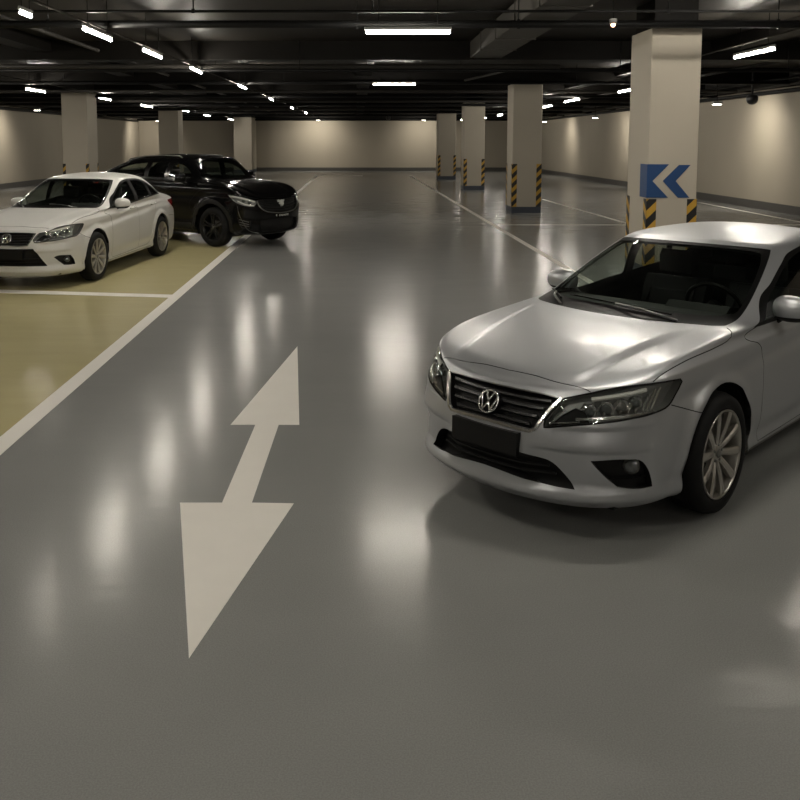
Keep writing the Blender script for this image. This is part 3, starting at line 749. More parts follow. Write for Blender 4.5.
def wheel(car, x, y, r, rr, side, rimmat, spokes=10, parent=None, width=.205, proto=None, style='multi'):
    """lathe tyre + alloy rim with spokes; outer face at |y|"""
    if proto is not None:
        o = copy_tree(proto, car.root); o.location = (x, side*y, r); o.rotation_euler = (0, 0, 0 if side > 0 else PI); return o
    W = width
    mb = MB()
    mb.lathe_y([(rr*.985,-W+.03),(rr*.94,-W+.05),(rr*.90,-.12),(rr*.90,-.05),(rr*.95,-.028),(rr*.97,-.012),(rr,-.006),(rr,-.002),(rr*.965,-.001),(rr*.945,-.012),(rr*.92,-.03)], n=56)
    # spokes
    def spoke(a0, w0, w1, r0, r1, y0, y1):
        ca, sa = math.cos(a0), math.sin(a0); V = []; n = 6
        for i in range(n+1):
            f = i/n; q = r0+(r1-r0)*f; ww = (w0+(w1-w0)*f)*.5; yy = y0+(y1-y0)*(1-(1-f)**2)
            for u, dy in ((-ww, -.028), (-ww, -.006), (-ww*.45, 0), (ww*.45, 0), (ww, -.006), (ww, -.028)):
                V.append((q*ca-u*sa, yy+dy, q*sa+u*ca))
        F = []
        for i in range(n):
            for k in range(6): F.append((i*6+k, i*6+(k+1) % 6, i*6+6+(k+1) % 6, i*6+6+k))
        F += [tuple(range(6)), tuple(n*6+k for k in range(6))]; mb.add(V, F, 0)
    if style == 'multi':
        for i in range(spokes):
            spoke(2*PI*i/spokes+.15, rr*.13, rr*.20, rr*.20, rr*.965, -.030, -.006)
    else:
        for i in range(5):
            for d in (-.17, .17): spoke(2*PI*i/5+.3+d, rr*.13, rr*.13, rr*.18, rr*.965, -.03, -.006)
    mb.lathe_y([(.001,-.026),(rr*.10,-.026),(rr*.13,-.03),(rr*.25,-.033),(rr*.27,-.05),(rr*.27,-.09)], n=32)
    o = mb.build('wheel', [rimmat], car.root); o['label'] = 'wheel with alloy rim'
    t = MB(); sw = r-rr
    t.lathe_y([(rr*.985,-W+.012),(rr+sw*.35,-W+.0),(rr+sw*.75,-W+.010),(r-.006,-W+.035),(r,-W+.05),(r,-.05),(r-.006,-.032),(rr+sw*.80,-.006),(rr+sw*.4,.004),(rr+sw*.10,-.001),(rr*.985,-.012)], n=72, m=0)
    for q in (-.068,-.10,-.135): t.lathe_y([(r-.004,q-.005),(r+.0005,q-.004),(r+.0005,q+.004),(r-.004,q+.005)], n=72)
    t.build('tyre', [M['rubber']], o)
    c = MB().lathe_y([(.001,-.016),(rr*.08,-.017),(rr*.105,-.024)], n=24)
    for i in range(5):
        a = 2*PI*i/5+.4; c.lathe_y([(.001,-.024),(.008,-.024),(.009,-.035)], c=(rr*.19*math.cos(a), 0, rr*.19*math.sin(a)), n=8)
    c.build('hub_cap', [M['chrome_dim']], o)
    MB().lathe_y([(rr*.30,-.10),(rr*.62,-.10),(rr*.62,-.125),(rr*.30,-.125)], n=40).build('brake_disc', [M['brake']], o)
    MB().lathe_y([(.001,-.15),(rr*.9,-.15)], n=32).build('backing_plate', [M['plastic']], o)
    o.location = (x, side*y, r); o.rotation_euler = (0, 0, 0 if side > 0 else PI)
    return o

def interior(car, K, xd=.62, zb=.90, seat_x=-.25, hw=.62, zs=.50, xr=-1.55, zh=1.26, left=.34):
    kx, ky, kz = K; r = car.root
    def X(v): return (v[0]*kx, v[1]*ky, v[2]*kz)
    MB().box(xr, xd+.35, -hw, hw, .22, .30).box(xr-.1, xr+.25, -hw, hw, .3, zb+.02).build('cabin_floor', [M['cabin']], r, X)
    d = MB(); d.prism([(xd+.40,zb+.02),(xd+.2,zb+.055),(xd-.02,zb+.045),(xd-.10,zb-.02),(xd-.08,zb-.35),(xd+.3,zb-.4)], -hw, hw)
    d.prism([(xd+.05,zb+.04),(xd-.02,zb+.085),(xd-.16,zb+.06),(xd-.16,zb-.04),(xd-.05,zb-.04)], left-.2, left+.2)
    d.build('dashboard', [M['cabin']], r, X)
    # steering wheel: ring, hub and three spokes, tilted back
    s = MB(); n = 36; Rr = .185; c = Vector((xd-.25, left, zb+.02)); ax = Vector((math.cos(.42), 0, -math.sin(.42))); u = Vector((0,1,0)); v = ax.cross(u)
    ring = [c+(u*math.cos(2*PI*i/n)+v*math.sin(2*PI*i/n))*Rr for i in range(n+1)]
    s.tube(ring, .014, 8, cap=False); s.tube([c-ax*.02, c+ax*.03], [.055,.06], 14)
    for a in (0, PI, -PI/2): s.tube([c, c+(u*math.cos(a)+v*math.sin(a))*Rr], .014, 6)
    s.tube([c, c+ax*.25], .03, 8); s.build('steering_wheel', [M['trim']], r, X)
    def seat(cy, x, wide):
        o = MB(); w2 = wide/2
        prof = [(x-.05,.36),(x+.46,.40),(x+.50,.47),(x+.44,.54),(x+.1,.50),(x-.02,.52),(x-.14,zh-.30),(x-.20,zh-.20),(x-.28,zh-.21),(x-.30,zh-.30),(x-.17,.42)]
        o.prism(prof, cy-w2, cy+w2)
        o.prism([(p[0]+.015, p[1]) for p in prof[4:8]]+[(x-.2,.6)], cy-w2*.7, cy+w2*.7)
        so = o.build('seat', [M['seat']], r, X)
        bv = so.modifiers.new('round', 'BEVEL'); bv.width = .035; bv.segments = 3; bv.limit_method = 'ANGLE'
        h = MB(); k = 2 if wide > .7 else 1
        for i in range(k):
            yy = cy+(0 if k == 1 else (i-.5)*wide*.5)
            h.prism([(x-.17,zh-.17),(x-.16,zh-.04),(x-.20,zh+.005),(x-.27,zh-.02),(x-.28,zh-.16)], yy-.13, yy+.13)
            for q in (-.05,.05): h.tube([(x-.22,yy+q,zh-.25),(x-.22,yy+q,zh-.12)], .007, 6)
        ho = h.build('headrest', [M['seat']], so, X); bv = ho.modifiers.new('round', 'BEVEL'); bv.width = .03; bv.segments = 3; bv.limit_method = 'ANGLE'
    seat(left, seat_x, .50); seat(-left, seat_x, .50); seat(0, seat_x-.85, 1.15)

def mirror(car, x, y, z, sz, paint, side):
    """door mirror: rounded shell, dark underside, arm and glass"""
    mb = MB(); n, m = 28, 18; V = []; F = []; sp = lambda v, e: math.copysign(abs(v)**e, v)
    for j in range(m+1):
        ph = -PI/2+PI*j/m
        for i in range(n):
            th = 2*PI*i/n
            a = sp(math.cos(ph), .75)*sp(math.cos(th), .8); b = sp(math.cos(ph), .75)*sp(math.sin(th), .85); c = sp(math.sin(ph), .85)
            # a: forward, b: outward, c: up; flat at the back, taper outward
            xx = a*(1.0 if a > 0 else .45)*(1-.18*max(0, b)); zz = c*(1-.12*b)
            V.append((x+xx*sz[0], side*(y+b*sz[1]), z+zz*sz[2]))
    for j in range(m):
        for i in range(n): F.append((j*n+i, j*n+(i+1) % n, (j+1)*n+(i+1) % n, (j+1)*n+i))
    lowr = [1 if (j < m*.30) else 0 for j in range(m) for i in range(n)]
    o = mesh_obj('door_mirror', V, F, [paint, M['plastic']], car.root, lowr, smooth=True)
    a = MB(); a.tube([(x-.0, side*(y-sz[1]*.65), z-sz[2]*.7), (x+.01, side*(y-sz[1]*1.1), z-sz[2]*1.25), (x+.02, side*(y-sz[1]*1.62), z-sz[2]*1.5)], [.030,.034,.040], 10)
    a.build('mirror_arm', [M['plastic']], o)
    g = MB().box(x-sz[0]*.47, x-sz[0]*.44, min(side*(y-sz[1]*.7), side*(y+sz[1]*.7)), max(side*(y-sz[1]*.7), side*(y+sz[1]*.7)), z-sz[2]*.65, z+sz[2]*.65)
    g.build('mirror_glass', [M['chrome']], o)

def frame_at(car, s_, t_, off):
    p, n = car.P(np.array([s_]), np.array([t_]), off); p = Vector(p[0]); n = Vector(n[0]).normalized()
    u = Vector((0,0,1)).cross(n).normalized(); v = n.cross(u); return p, n, u, v
def emblem_round(car, t_, R, off=.016):
    p, n, u, v = frame_at(car, 0, t_, off); mb = MB()
    def q(a, b, c=0): return p+u*a*R+v*b*R+n*c
    k = 40
    mb.tube([q(math.cos(2*PI*i/k)*.93, math.sin(2*PI*i/k)*.93, .004) for i in range(k+1)], R*.085, 8, 0, cap=False)
    def bar(a, b, w=.085): mb.tube([q(*a, .004), q(*b, .004)], R*w, 6, 0)
    bar((-.36,.80),(-.02,.06)); bar((.36,.80),(.02,.06)); 
    bar((-.78,.44),(-.36,-.74)); bar((-.36,-.74),(0,-.02)); bar((0,-.02),(.36,-.74)); bar((.36,-.74),(.78,.44))
    disc = [q(math.cos(2*PI*i/k)*.95, math.sin(2*PI*i/k)*.95, -.006) for i in range(k)]
    disc2 = [q(math.cos(2*PI*i/k)*.95, math.sin(2*PI*i/k)*.95, -.03) for i in range(k)]
    mb.add(disc+disc2, [tuple(range(k)), tuple(reversed(range(k, 2*k)))]+[(i, (i+1) % k, k+(i+1) % k, k+i) for i in range(k)], 1)
    return mb.build('emblem', [M['chrome'], M['trim']], car.root)
def wheel_wells(car, xs, r, ro, y1, y0=.44, kx=1):
    for x in xs:
        for sd in (1, -1):
            mb = MB(); n = 28; V = []; F = []
            for i in range(n+1):
                a = -.35+(PI+.7)*i/n
                for yy in (y1, y0): V.append((x+ro*math.cos(a), sd*yy, r+ro*math.sin(a)))
            V.append((x, sd*y0, r)); q = len(V)-1
            for i in range(n): F += [(i*2, i*2+1, i*2+3, i*2+2), (i*2+1, q, i*2+3)]
            mb.add(V, F); mb.build('wheel_well', [M['plastic']], car.root)

SED = dict(dx=.7676, crown=.6397, zf=.0359, xf=.0392, w=-.0173, wlo=.0231, g0y=.0677, g0x=.0292, g0z=.0221, g3y=.0988, g3x=.0078, g3z=-.0039, scale=(1.0754,.8775,1))
AXF, AXR = 1.29, -1.455
def sstep(v): v = np.clip(v, 0, 1); return v*v*(3-2*v)
def sedan_disp(P, S, T):
    P = P.copy(); x, y, z = P[..., 0], P[..., 1], P[..., 2]
    S = np.broadcast_to(S, x.shape); T = np.broadcast_to(T, x.shape)
    # flared arches
    for ax in (AXF, AXR):
        r = np.hypot(x-ax, z-.320); w = np.exp(-((r-.415)/.045)**2)*(T < 7)*sstep((y-.5)/.15)
        P[..., 1] = P[..., 1]+.020*w
    # raised centre of the bonnet between two converging creases
    on = sstep((T-7.2)/.8)*sstep((10.9-T)/.8)
    yl = .40+(2.15-x)*.15
    P[..., 2] = P[..., 2]+.014*on*sstep((yl-y)/.07+.5)*(S < 9)
    # door character line: the flank steps in below it, and a sill step out
    sd = sstep((S-5.0)/1.2)*sstep((15.6-S)/1.2)
    zl = .80+(.9-x)*.055
    P[..., 1] = P[..., 1]-.012*sd*np.exp(-((z-zl+.035)/.045)**2)*(T < 9)
    P[..., 1] = P[..., 1]-.016*sd*np.exp(-((z-.30)/.055)**2)*(T < 5)
    # lip below the lower intake, crease in the bumper above the fog lamps
    fr = sstep((5.6-S)/1.0)
    P[..., 0] = P[..., 0]+.030*fr*np.exp(-((T-1.50)/.32)**2)-.026*fr*sstep((3.52-T)/.22)*sstep((T-1.75)/.5)*sstep((S-1.3)/.7)-.012*fr*sstep((4.35-T)/.2)*sstep((T-3.5)/.7)*sstep((S-2.0)/.6)
    return P

def build_sedan(name, label, K, loc, heading, paint, style, det=1.0):
    car = Car(sedan_net(SED), K, sedan_disp, name, loc, heading, label, ds=.1*det, dt=.125*det)
    c = lambda *p: tuple(p)+(1,)
    hood = [c(0,7.62),(.42,7.63),(1.2,7.54),(2.24,7.13),(2.62,6.75),c(2.9,6.12),(3.74,6.5),c(4.78,6.16),(5.21,7.13),(6.19,7.76),(7.1,7.96),(7.44,8.25),(7.0,8.9),(6.12,9.55),(5.2,10.15),c(4.66,10.5),(3.6,10.6),(1.8,10.62),c(0,10.62)]
    car.region('hood', hood)
    fb = [c(0,0),c(0,7.62),(.42,7.63),(1.2,7.54),(2.24,7.13),(2.62,6.75),c(2.9,6.12),c(3.6,5.6),c(5.2,5.0),c(5.59,4.78),(6.0,4.50),(6.45,4.18),c(6.9,3.9),c(7.4,0)]
    car.region('front_bumper', fb)
    fd = car.side([(.80,1.0,1),(.76,.96),(.73,.83),(.71,.66),(.715,.45),(.70,.245,1),(.1,.255),(-.40,.27,1),(-.40,.6),(-.39,.87),(-.37,1.0,1),(.2,.98)])
    car.region('front_door', fd)
    rd = car.side([(-.37,1.0,1),(-.39,.87),(-.40,.6),(-.40,.27,1),(-.86,.285,1),(-1.0,.42),(-1.05,.62),(-1.20,.80),(-1.30,.92),(-1.33,1.06,1),(-.9,1.03)])
    car.region('rear_door', rd)
    car.region('rear_bumper', [c(14.1,0),(14.15,3.0),c(14.3,4.3),(16,4.0),c(20,3.9),c(20,0)])
    car.region('trunk_lid', [c(16.9,4.4),(16.9,6),(16.6,7.5),c(15.9,9.4),(17.5,10.2),c(20,10.4),c(20,4.4)])
    # glasshouse
    car.region('trim', [c(0,14.0),(2.5,14.0),(4.2,13.99),c(4.87,13.93),(4.82,12.6),(4.74,11.5),(4.66,10.95),c(4.45,10.66),(2.5,10.72),c(0,10.72)])
    car.region('windshield', [c(0,13.80),(2.4,13.79),(4.0,13.72),(4.40,13.5),(4.50,12.6),(4.46,11.65),(4.2,11.25),(2.5,11.18),c(0,11.2)])
    car.region('trim', [c(20,13.9),(17.5,13.88),c(15.8,13.7),(15.6,12.4),c(15.9,11.3),(17.5,11.15),c(20,11.15)])
    car.region('rear_window', [c(20,13.75),(17.5,13.7),c(16.1,13.5),(16.0,12.4),c(16.2,11.45),(17.5,11.3),c(20,11.3)])
    dlo = [(.80,.955,1),(.60,1.055),(.34,1.165),(.10,1.26),(-.08,1.315),(-.37,1.345),(-.72,1.335),(-1.02,1.285),(-1.28,1.19),(-1.50,1.095),(-1.60,1.045,1),(-1.2,1.035),(-.744,1.012),(-.116,.972),(.35,.950)]
    car.region('trim', car.side(dlo))
    car.region('front_window', car.side([(.66,.975,1),(.52,1.055),(.34,1.140),(.10,1.235),(-.08,1.288),(-.29,1.315),(-.325,1.30,1),(-.33,1.15),(-.32,1.005,1),(-.116,.992),(.35,.968)]))
    car.region('front_window_b', car.side([(-.44,1.315,1),(-.72,1.308),(-.93,1.275,1),(-.99,1.15),(-1.02,1.048,1),(-.744,1.034),(-.43,1.012,1)]))
    car.region('quarter_window', car.side([(-1.03,1.255,1),(-1.27,1.165),(-1.46,1.085),(-1.50,1.063,1),(-1.3,1.058),(-1.08,1.052,1),(-1.05,1.15)]))
    # front: grille, lamps, lower intake, fog pockets
    lamp = [c(2.22,5.60),(2.9,5.98),(3.74,6.38),(4.77,6.06),c(5.88,5.82),c(5.94,5.66),(5.75,5.2),(5.50,4.78),(4.93,4.66),(4.13,4.60),(2.85,4.44),c(1.87,4.20),(1.86,4.5),(2.05,5.05)]
    if style == 'silver':
        grille = [c(0,5.95),(.55,5.95),(1.5,5.82),c(2.16,5.58),(1.92,4.95),c(1.62,4.08),(1.48,3.98),(.9,4.02),c(0,4.07)]
        intake = [c(0,3.30),(.9,3.18),(1.71,3.04),(2.14,2.89),(2.49,2.50),c(2.81,1.96),(2.13,1.99),(1.39,2.08),(.57,2.20),c(0,2.24)]
        fog = [c(3.18,3.09),(3.9,3.16),c(4.50,3.13),(4.73,3.00),(4.97,2.61),c(5.14,1.96),(4.6,2.0),c(3.99,2.12),(3.67,2.46),(3.37,2.83)]
    else:
        grille = [c(0,5.75),(.7,5.72),(1.5,5.62),c(2.05,5.45),(1.9,4.9),c(1.62,4.08),(1.0,4.02),c(0,4.05)]
        intake = [c(0,3.75),(1.0,3.74),c(2.0,3.74),(2.45,2.9),c(2.95,2.06),(1.5,2.08),c(0,2.11)]
        fog = [c(3.40,2.86),(3.8,3.0),c(4.79,2.93),(5.1,2.5),c(5.25,1.98),(4.7,2.0),c(4.2,2.06),(3.8,2.45)]
        lamp = [c(2.3,5.45),(2.99,5.62),(3.74,6.2),(4.77,6.0),c(6.05,5.80),c(6.10,5.66),(5.80,5.0),(5.4,4.6),(4.6,4.52),(3.57,4.42),c(2.10,4.34),(1.95,4.6),(2.1,5.05)]
    car.region('headlight', lamp); car.region('lamp_shroud', [c(2.0,4.30),(2.35,4.85),c(2.62,5.15),(2.95,4.9),c(3.1,4.52),(2.6,4.42)]); car.region('grille', grille); car.region('intake', intake); car.region('fog', fog)
    car.region('tail_light', [c(14.35,6.0),(14.6,6.9),c(16.8,7.2),(16.85,5.9),c(16.8,5.2),c(15.2,4.85),(14.7,5.4)])
    for ax in (AXF, AXR):
        pts = [(ax+.402*math.cos(a), .320+.402*math.sin(a)) for a in np.linspace(-.10, PI+.10, 26)]
        pts = [(ax+.405, .19), (ax+.405, .23)]+pts+[(ax-.405, .23), (ax-.405, .19)]
        st = car.side(pts, tmax=7.5, srange=(5.2, 15.8)); st = [q for q in st if q[1] > .02]
        s0 = car.side([(ax+.405, .12), (ax-.405, .12)], tmax=.05, srange=(5.2, 15.8))
        car.region('arch', sharp([(s0[0][0], 0)])+[(q[0], q[1]) for q in st]+sharp([(s0[1][0], 0)]))
    # shut lines
    car.seam([(.0,7.62),(.42,7.63),(1.2,7.54),(2.24,7.13),(2.62,6.75),(2.92,6.12)])
    car.seam([(4.80,6.20),(5.21,7.13),(6.19,7.76),(7.1,7.96),(7.44,8.25),(7.0,8.9),(6.12,9.55),(5.2,10.15),(4.66,10.5)])
    car.seam([(5.60,4.77),(6.0,4.50),(6.45,4.18),(6.68,4.05)])
    car.seam(car.side([(.76,.95),(.73,.83),(.71,.66),(.715,.45),(.70,.245,1),(.1,.255),(-.40,.27)]), .0022)
    car.seam(car.side([(-.385,.97),(-.39,.87),(-.40,.6),(-.40,.27,1),(-.86,.285),(-1.0,.42),(-1.06,.58)]), .0022)
    car.seam(car.side([(-1.2,.79),(-1.30,.92),(-1.33,1.03)]), .0022)
    car.seam([(14.12,.3),(14.15,3.0),(14.3,4.3,1),(16,4.0),(20,3.9)])
    car.cut()
    p = M[paint]
    car.part('body_shell', [(['body_shell'],0,0,0),(['gap'],-.004,1,0)], [p, M['gap']])
    car.part('hood', [(['hood'],0,0,0)], [p]); car.part('front_bumper', [(['front_bumper'],0,0,0)], [p])
    car.part('rear_bumper', [(['rear_bumper'],0,0,0)], [p]); car.part('trunk_lid', [(['trunk_lid'],0,0,0)], [p])
    car.part('window_surround', [(['trim'],-.001,0,0)], [M['trim']])
    car.part('windshield', [(['windshield'],-.003,0,0)], [M['glass']])
    car.part('rear_window', [(['rear_window'],-.003,0,0)], [M['glass_dark']])
    kx, ky, kz = car.K
    for sd in (1, -1):
        d1 = car.part('front_door', [(['front_door'],0,0,0)], [p], sides=(sd,)); d2 = car.part('rear_door', [(['rear_door'],0,0,0)], [p], sides=(sd,))
        car.part('door_window', [(['front_window'],-.004,0,0)], [M['glass']], parent=d1, sides=(sd,))
        car.part('door_window', [(['front_window_b'],-.004,0,0)], [M['glass_dark']], parent=d2, sides=(sd,))
        car.part('quarter_window', [(['quarter_window'],-.004,0,0)], [M['glass_dark']], sides=(sd,))
        for hx, par in ((-.16, d1), (-1.10, d2)):
            (s_, t_), = car.side([(hx, .905)]); pp, nn = car.P(np.array([s_]), np.array([t_])); q = pp[0]
            hb = MB(); y = abs(q[1]); hb.tube([(q[0]+.10, sd*(y-.005), q[2]-.004), (q[0]+.085, sd*(y+.030), q[2]), (q[0]-.085, sd*(y+.030), q[2]+.008), (q[0]-.10, sd*(y-.005), q[2]+.008)], [.012,.013,.013,.012], 8)
            hb.build('door_handle', [p], par)
        h = car.part('headlight', [(['headlight'],-.001,0,.045)], [M['lamp_bowl']], sides=(sd,))
        car.part('lamp_shroud', [(['lamp_shroud'],-.001,0,.012)], [M['plastic']], parent=h, sides=(sd,))
        inner = MB()
        def LP(s_, t_, off): return Vector(car.P(np.array([sd*s_]), np.array([t_]), off)[0][0])
        for s_, t_, R_ in ((3.05,5.02,.026),(3.52,5.10,.027),(3.98,5.14,.027),(4.42,5.20,.025)):
            a = LP(s_, t_, -.030); b = LP(s_, t_, -.040); fwd = Vector((.93, .37*sd, 0))
            inner.tube([a-fwd*.03, a-fwd*.002, a, a+fwd*.006, a+fwd*.014, a+fwd*.019], [R_*1.28,R_*1.28,R_*1.0,R_*.98,R_*.65,.002], 18, 0)
            inner.tube([a-fwd*.006, a+fwd*.004], [R_*1.32, R_*1.42], 18, 1)
        for k in range(9):    # reflector facets between the projectors
            s_ = 2.70+k*.25; inner.tube([LP(s_, 4.80, -.026), LP(s_+.14, 5.42, -.028)], .006, 6, 1)
        inner.build('projector', [M['lens'], M['chrome']], h)
        bar = MB(); n = 22
        car.strip(bar, [(sd*(3.0+1.65*i/n), (5.62+.11*math.sin(1.8*i/n))) for i in range(n+1)], .024, .010, -.014)
        bar.build('light_bar', [M['lamp_white']], h)
        ch = MB(); car.strip(ch, [(sd*(2.7+2.35*i/n), 4.66+.05*math.sin(2.6*i/n)) for i in range(n+1)], .020, .008, -.014)
        car.strip(ch, [(sd*(1.98+.85*i/n), 4.42+.12*i/n) for i in range(n+1)], .008, .006, -.015)
        for q in (4.78, 4.95): car.strip(ch, [(sd*(q+.22*i/6), 4.80+.85*i/6) for i in range(7)], .010, .007, -.016)
        for q in (2.06,): car.strip(ch, [(sd*(q+.62*i/6), 5.40-.9*i/6) for i in range(7)], .007, .005, -.02)
        ch.build('chrome_trim', [M['chrome']], h)
        rim = MB(); pl = spline(lamp, True, .12)
        rp = [(sd*a, b) for a, b in pl]+[(sd*pl[0][0], pl[0][1])]; car.strip(rim, rp, .010, .003, -.001); rim.build('seal', [M['trim']], h)
        car.part('lens_cover', [(['headlight','lamp_shroud'],-.0005,0,0)], [M['lamp_clear']], parent=h, sides=(sd,))
        f = car.part('fog_light_bezel', [(['fog'],-.001,0,.040)], [M['plastic']], sides=(sd,))
        fs, ft = (4.46, 2.82) if style == 'silver' else (4.55, 2.55)
        fl = MB(); a = LP(fs, ft, -.022); fw = Vector((.85, .52*sd, 0)).normalized()
        fl.tube([a-fw*.02, a, a+fw*.008, a+fw*.014], [.036,.036,.028,.003], 20, 0); fl.tube([a-fw*.02, a+fw*.002], [.043,.042], 20, 1)
        fl.build('fog_light', [M['lens'], M['chrome_dim']], f)
        fg = MB(); car.strip(fg, [(sd*(3.75+1.25*i/8), 2.36) for i in range(9)], .012, .008, -.032); fg.build('bezel_bar', [M['trim']], f)
        car.part('tail_light', [(['tail_light'],.002,0,.012)], [M['tail']], sides=(sd,))
        mirror(car, .40*kx, (.775 if style == 'silver' else .77)*ky+.05, (1.025 if style == 'silver' else 1.01)*kz, (.085,.125,.08) if style == 'silver' else (.095,.125,.085), p, sd)
    g = car.part('grille', [(['grille'],-.001,0,.05)], [M['plastic'], M['chrome_dim']])
    def row(t_, smax, w, th, off, mb, m=0, dt_=0.0):
        n = 30; car.strip(mb, [(smax*(2*i/n-1), t_+dt_*abs(2*i/n-1)) for i in range(n+1)], w, th, off, m)
    gs = MB()
    rows = ((5.55,1.86),(5.12,1.72),(4.72,1.58),(4.36,1.40)) if style == 'silver' else ((5.35,1.86),(5.0,1.78),(4.65,1.64),(4.33,1.52))
    for t_, sm in rows: row(t_, sm, .020, .016, -.030, gs, 0, -.10 if style == 'silver' else 0)
    gs.build('grille_slats', [M['slat']], g)
    gf = MB(); half = spline(grille, False, .12); half = half[half[:, 0] > .001] if True else half
    # chrome frame: runs from the top corner down the side and along the bottom
    corner = int(np.argmax(half[:, 0])); low = half[corner:]
    path = [(a, b) for a, b in low]; full = path+[(-a, b) for a, b in reversed(path)]
    car.strip(gf, full, .024, .010, -.002); gf.build('grille_frame', [M['chrome']], g)
    tp = MB(); up = half[:corner+1]; full = [(-a, b) for a, b in reversed(up)]+[(a, b) for a, b in up]; car.strip(tp, full, .010, .006, -.002); tp.build('grille_top_trim', [M['chrome_dim']], g)
    it = car.part('lower_intake', [(['intake'],-.001,0,.06)], [M['plastic']])
    isl = MB()
    for t_, sm in (((2.95,1.6),(2.65,2.0),(2.35,2.2)) if style == 'silver' else ((2.75,2.35),(2.4,2.55))): row(t_, sm, .014, .014, -.040, isl)
    isl.build('intake_slats', [M['cladding']], it)
    if style == 'silver': emblem_round(car, 4.84, .064)
    else: emblem_round(car, 4.84, .072)
    # blank plate
    t0, t1, sm = (3.0, 3.86, 1.22) if style == 'silver' else (2.75, 3.62, 1.30)
    pb = MB(); n = 16; V = []; F = []
    for off in (.016, .001):
        for i in range(n+1):
            for t_ in (t0, t1):
                V.append(tuple(car.P(np.array([sm*(2*i/n-1)]), np.array([t_]), off)[0][0]))
    q = 2*(n+1)
    xm = max(v[0] for v in V); V = [((v[0] if k >= q else xm-.25*(xm-v[0])), v[1], v[2]) for k, v in enumerate(V)]
    for i in range(n):
        F += [(2*i, 2*i+1, 2*i+3, 2*i+2), (q+2*i, q+2*i+2, q+2*i+3, q+2*i+1), (2*i, 2*i+2, q+2*i+2, q+2*i), (2*i+1, q+2*i+1, q+2*i+3, 2*i+3)]
    F += [(0, q, q+1, 1), (2*n, 2*n+1, q+2*n+1, q+2*n)]
    pb.add(V, F); pb.build('number_plate', [M['plastic']], car.root)['label'] = 'blank black number plate'
    # dark lining under the glasshouse, floor pan, wheel wells
    cen = car.cen; ids = [car.names.index(x) for x in ('windshield','rear_window','front_window','front_window_b','quarter_window','arch','grille','intake','fog')]
    msk = ~np.isin(car.rg, ids) & (((cen[:, 1] > 10.8) & (cen[:, 0] > 3.9) & (cen[:, 0] < 16.5)) | (cen[:, 1] > 13.5) | ((cen[:, 1] > 10.9) & (cen[:, 0] > 15.5)) | ((cen[:, 1] > 1) & (cen[:, 1] <= 10.8) & (cen[:, 0] > 8.9) & (cen[:, 0] < 12)) | ((cen[:, 1] > 4.2) & (cen[:, 0] >= 12)))
    Fl = car.F[msk]; VV = []; FF = []; NN = []; k = 0
    for sd in (1, -1):
        a, f, nn = car.sheet(Fl, -.022, flip=True, side=sd); VV.append(a); FF.append(f+k); NN.append(nn); k += len(a)
    mesh_obj('cabin_lining', np.concatenate(VV), np.concatenate(FF), [M['cabin']], car.root, None, normals=np.concatenate(NN))
    MB().box(-2.1*kx, 2.12*kx, -.60*ky, .60*ky, .19*kz, .215*kz).build('underbody', [M['plastic']], car.root)
    MB().box(1.95*kx, 2.12*kx, -.40*ky, .40*ky, .2*kz, .60*kz).box(-2.15*kx, -2.0*kx, -.5*ky, .5*ky, .2*kz, .55*kz).build('crash_beam', [M['plastic']], car.root)
    wheel_wells(car, (AXF*kx, AXR*kx), .315*kz, .43*(kx+kz)/2, .745*ky)
    interior(car, (kx, ky, kz), xd=.66, zb=.945, seat_x=-.22, hw=.60, zh=1.22, left=.33)
    # wipers lying on the foot of the windshield
    for a, b in ((2.2, -2.4), (-2.6, -4.35)):
        wb = MB(); n = 14; pts = []
        for i in range(n+1):
            f = i/n; s_ = a+(b-a)*f; t_ = 11.02+.30*f*(1-f)+.22*f
            pts.append(tuple(car.P(np.array([s_]), np.array([t_]), .012)[0][0]))
        wb.tube(pts, .006, 6); arm = [tuple(car.P(np.array([a+.35]), np.array([10.8]), .006)[0][0]), tuple(car.P(np.array([a+(b-a)*.25]), np.array([11.0]), .032)[0][0]), pts[n//2]]
        wb.tube(arm, .008, 6, 1); wb.build('wiper', [M['trim'], M['chrome_dim']], car.root)
    # bright strip along the sill
    sl = MB()
    for sd in (1, -1):
        st = car.side([(.82-1.80*i/24, .222+.012*i/24) for i in range(25)]); car.strip(sl, [(sd*a, b) for a, b in st], .012, .004, .001)
    sl.build('sill_strip', [M['chrome_dim']], car.root)
    r = .338*kz
    wp = wheel(car, 1.335*kx, .812*ky, r, r*.735, 1, M['alloy'])
    wheel(car, 1.335*kx, .812*ky, r, r*.775, -1, M['alloy'], proto=wp)
    for sd in (1, -1): wheel(car, AXR*kx, .795*ky, r, r*.775, sd, M['alloy'], proto=wp)
    return car
build_sedan('sedan_car', 'silver four-door sedan parked at the right, nearest the camera', (1,1,1), (2.4064,6.2148), 45.83, 'silver', 'silver')
build_sedan('sedan_car', 'white four-door sedan parked on the yellow floor at the left', (1.017,1.067,1.073), (-4.524,14.415), 6.93, 'white', 'white', 1.4)
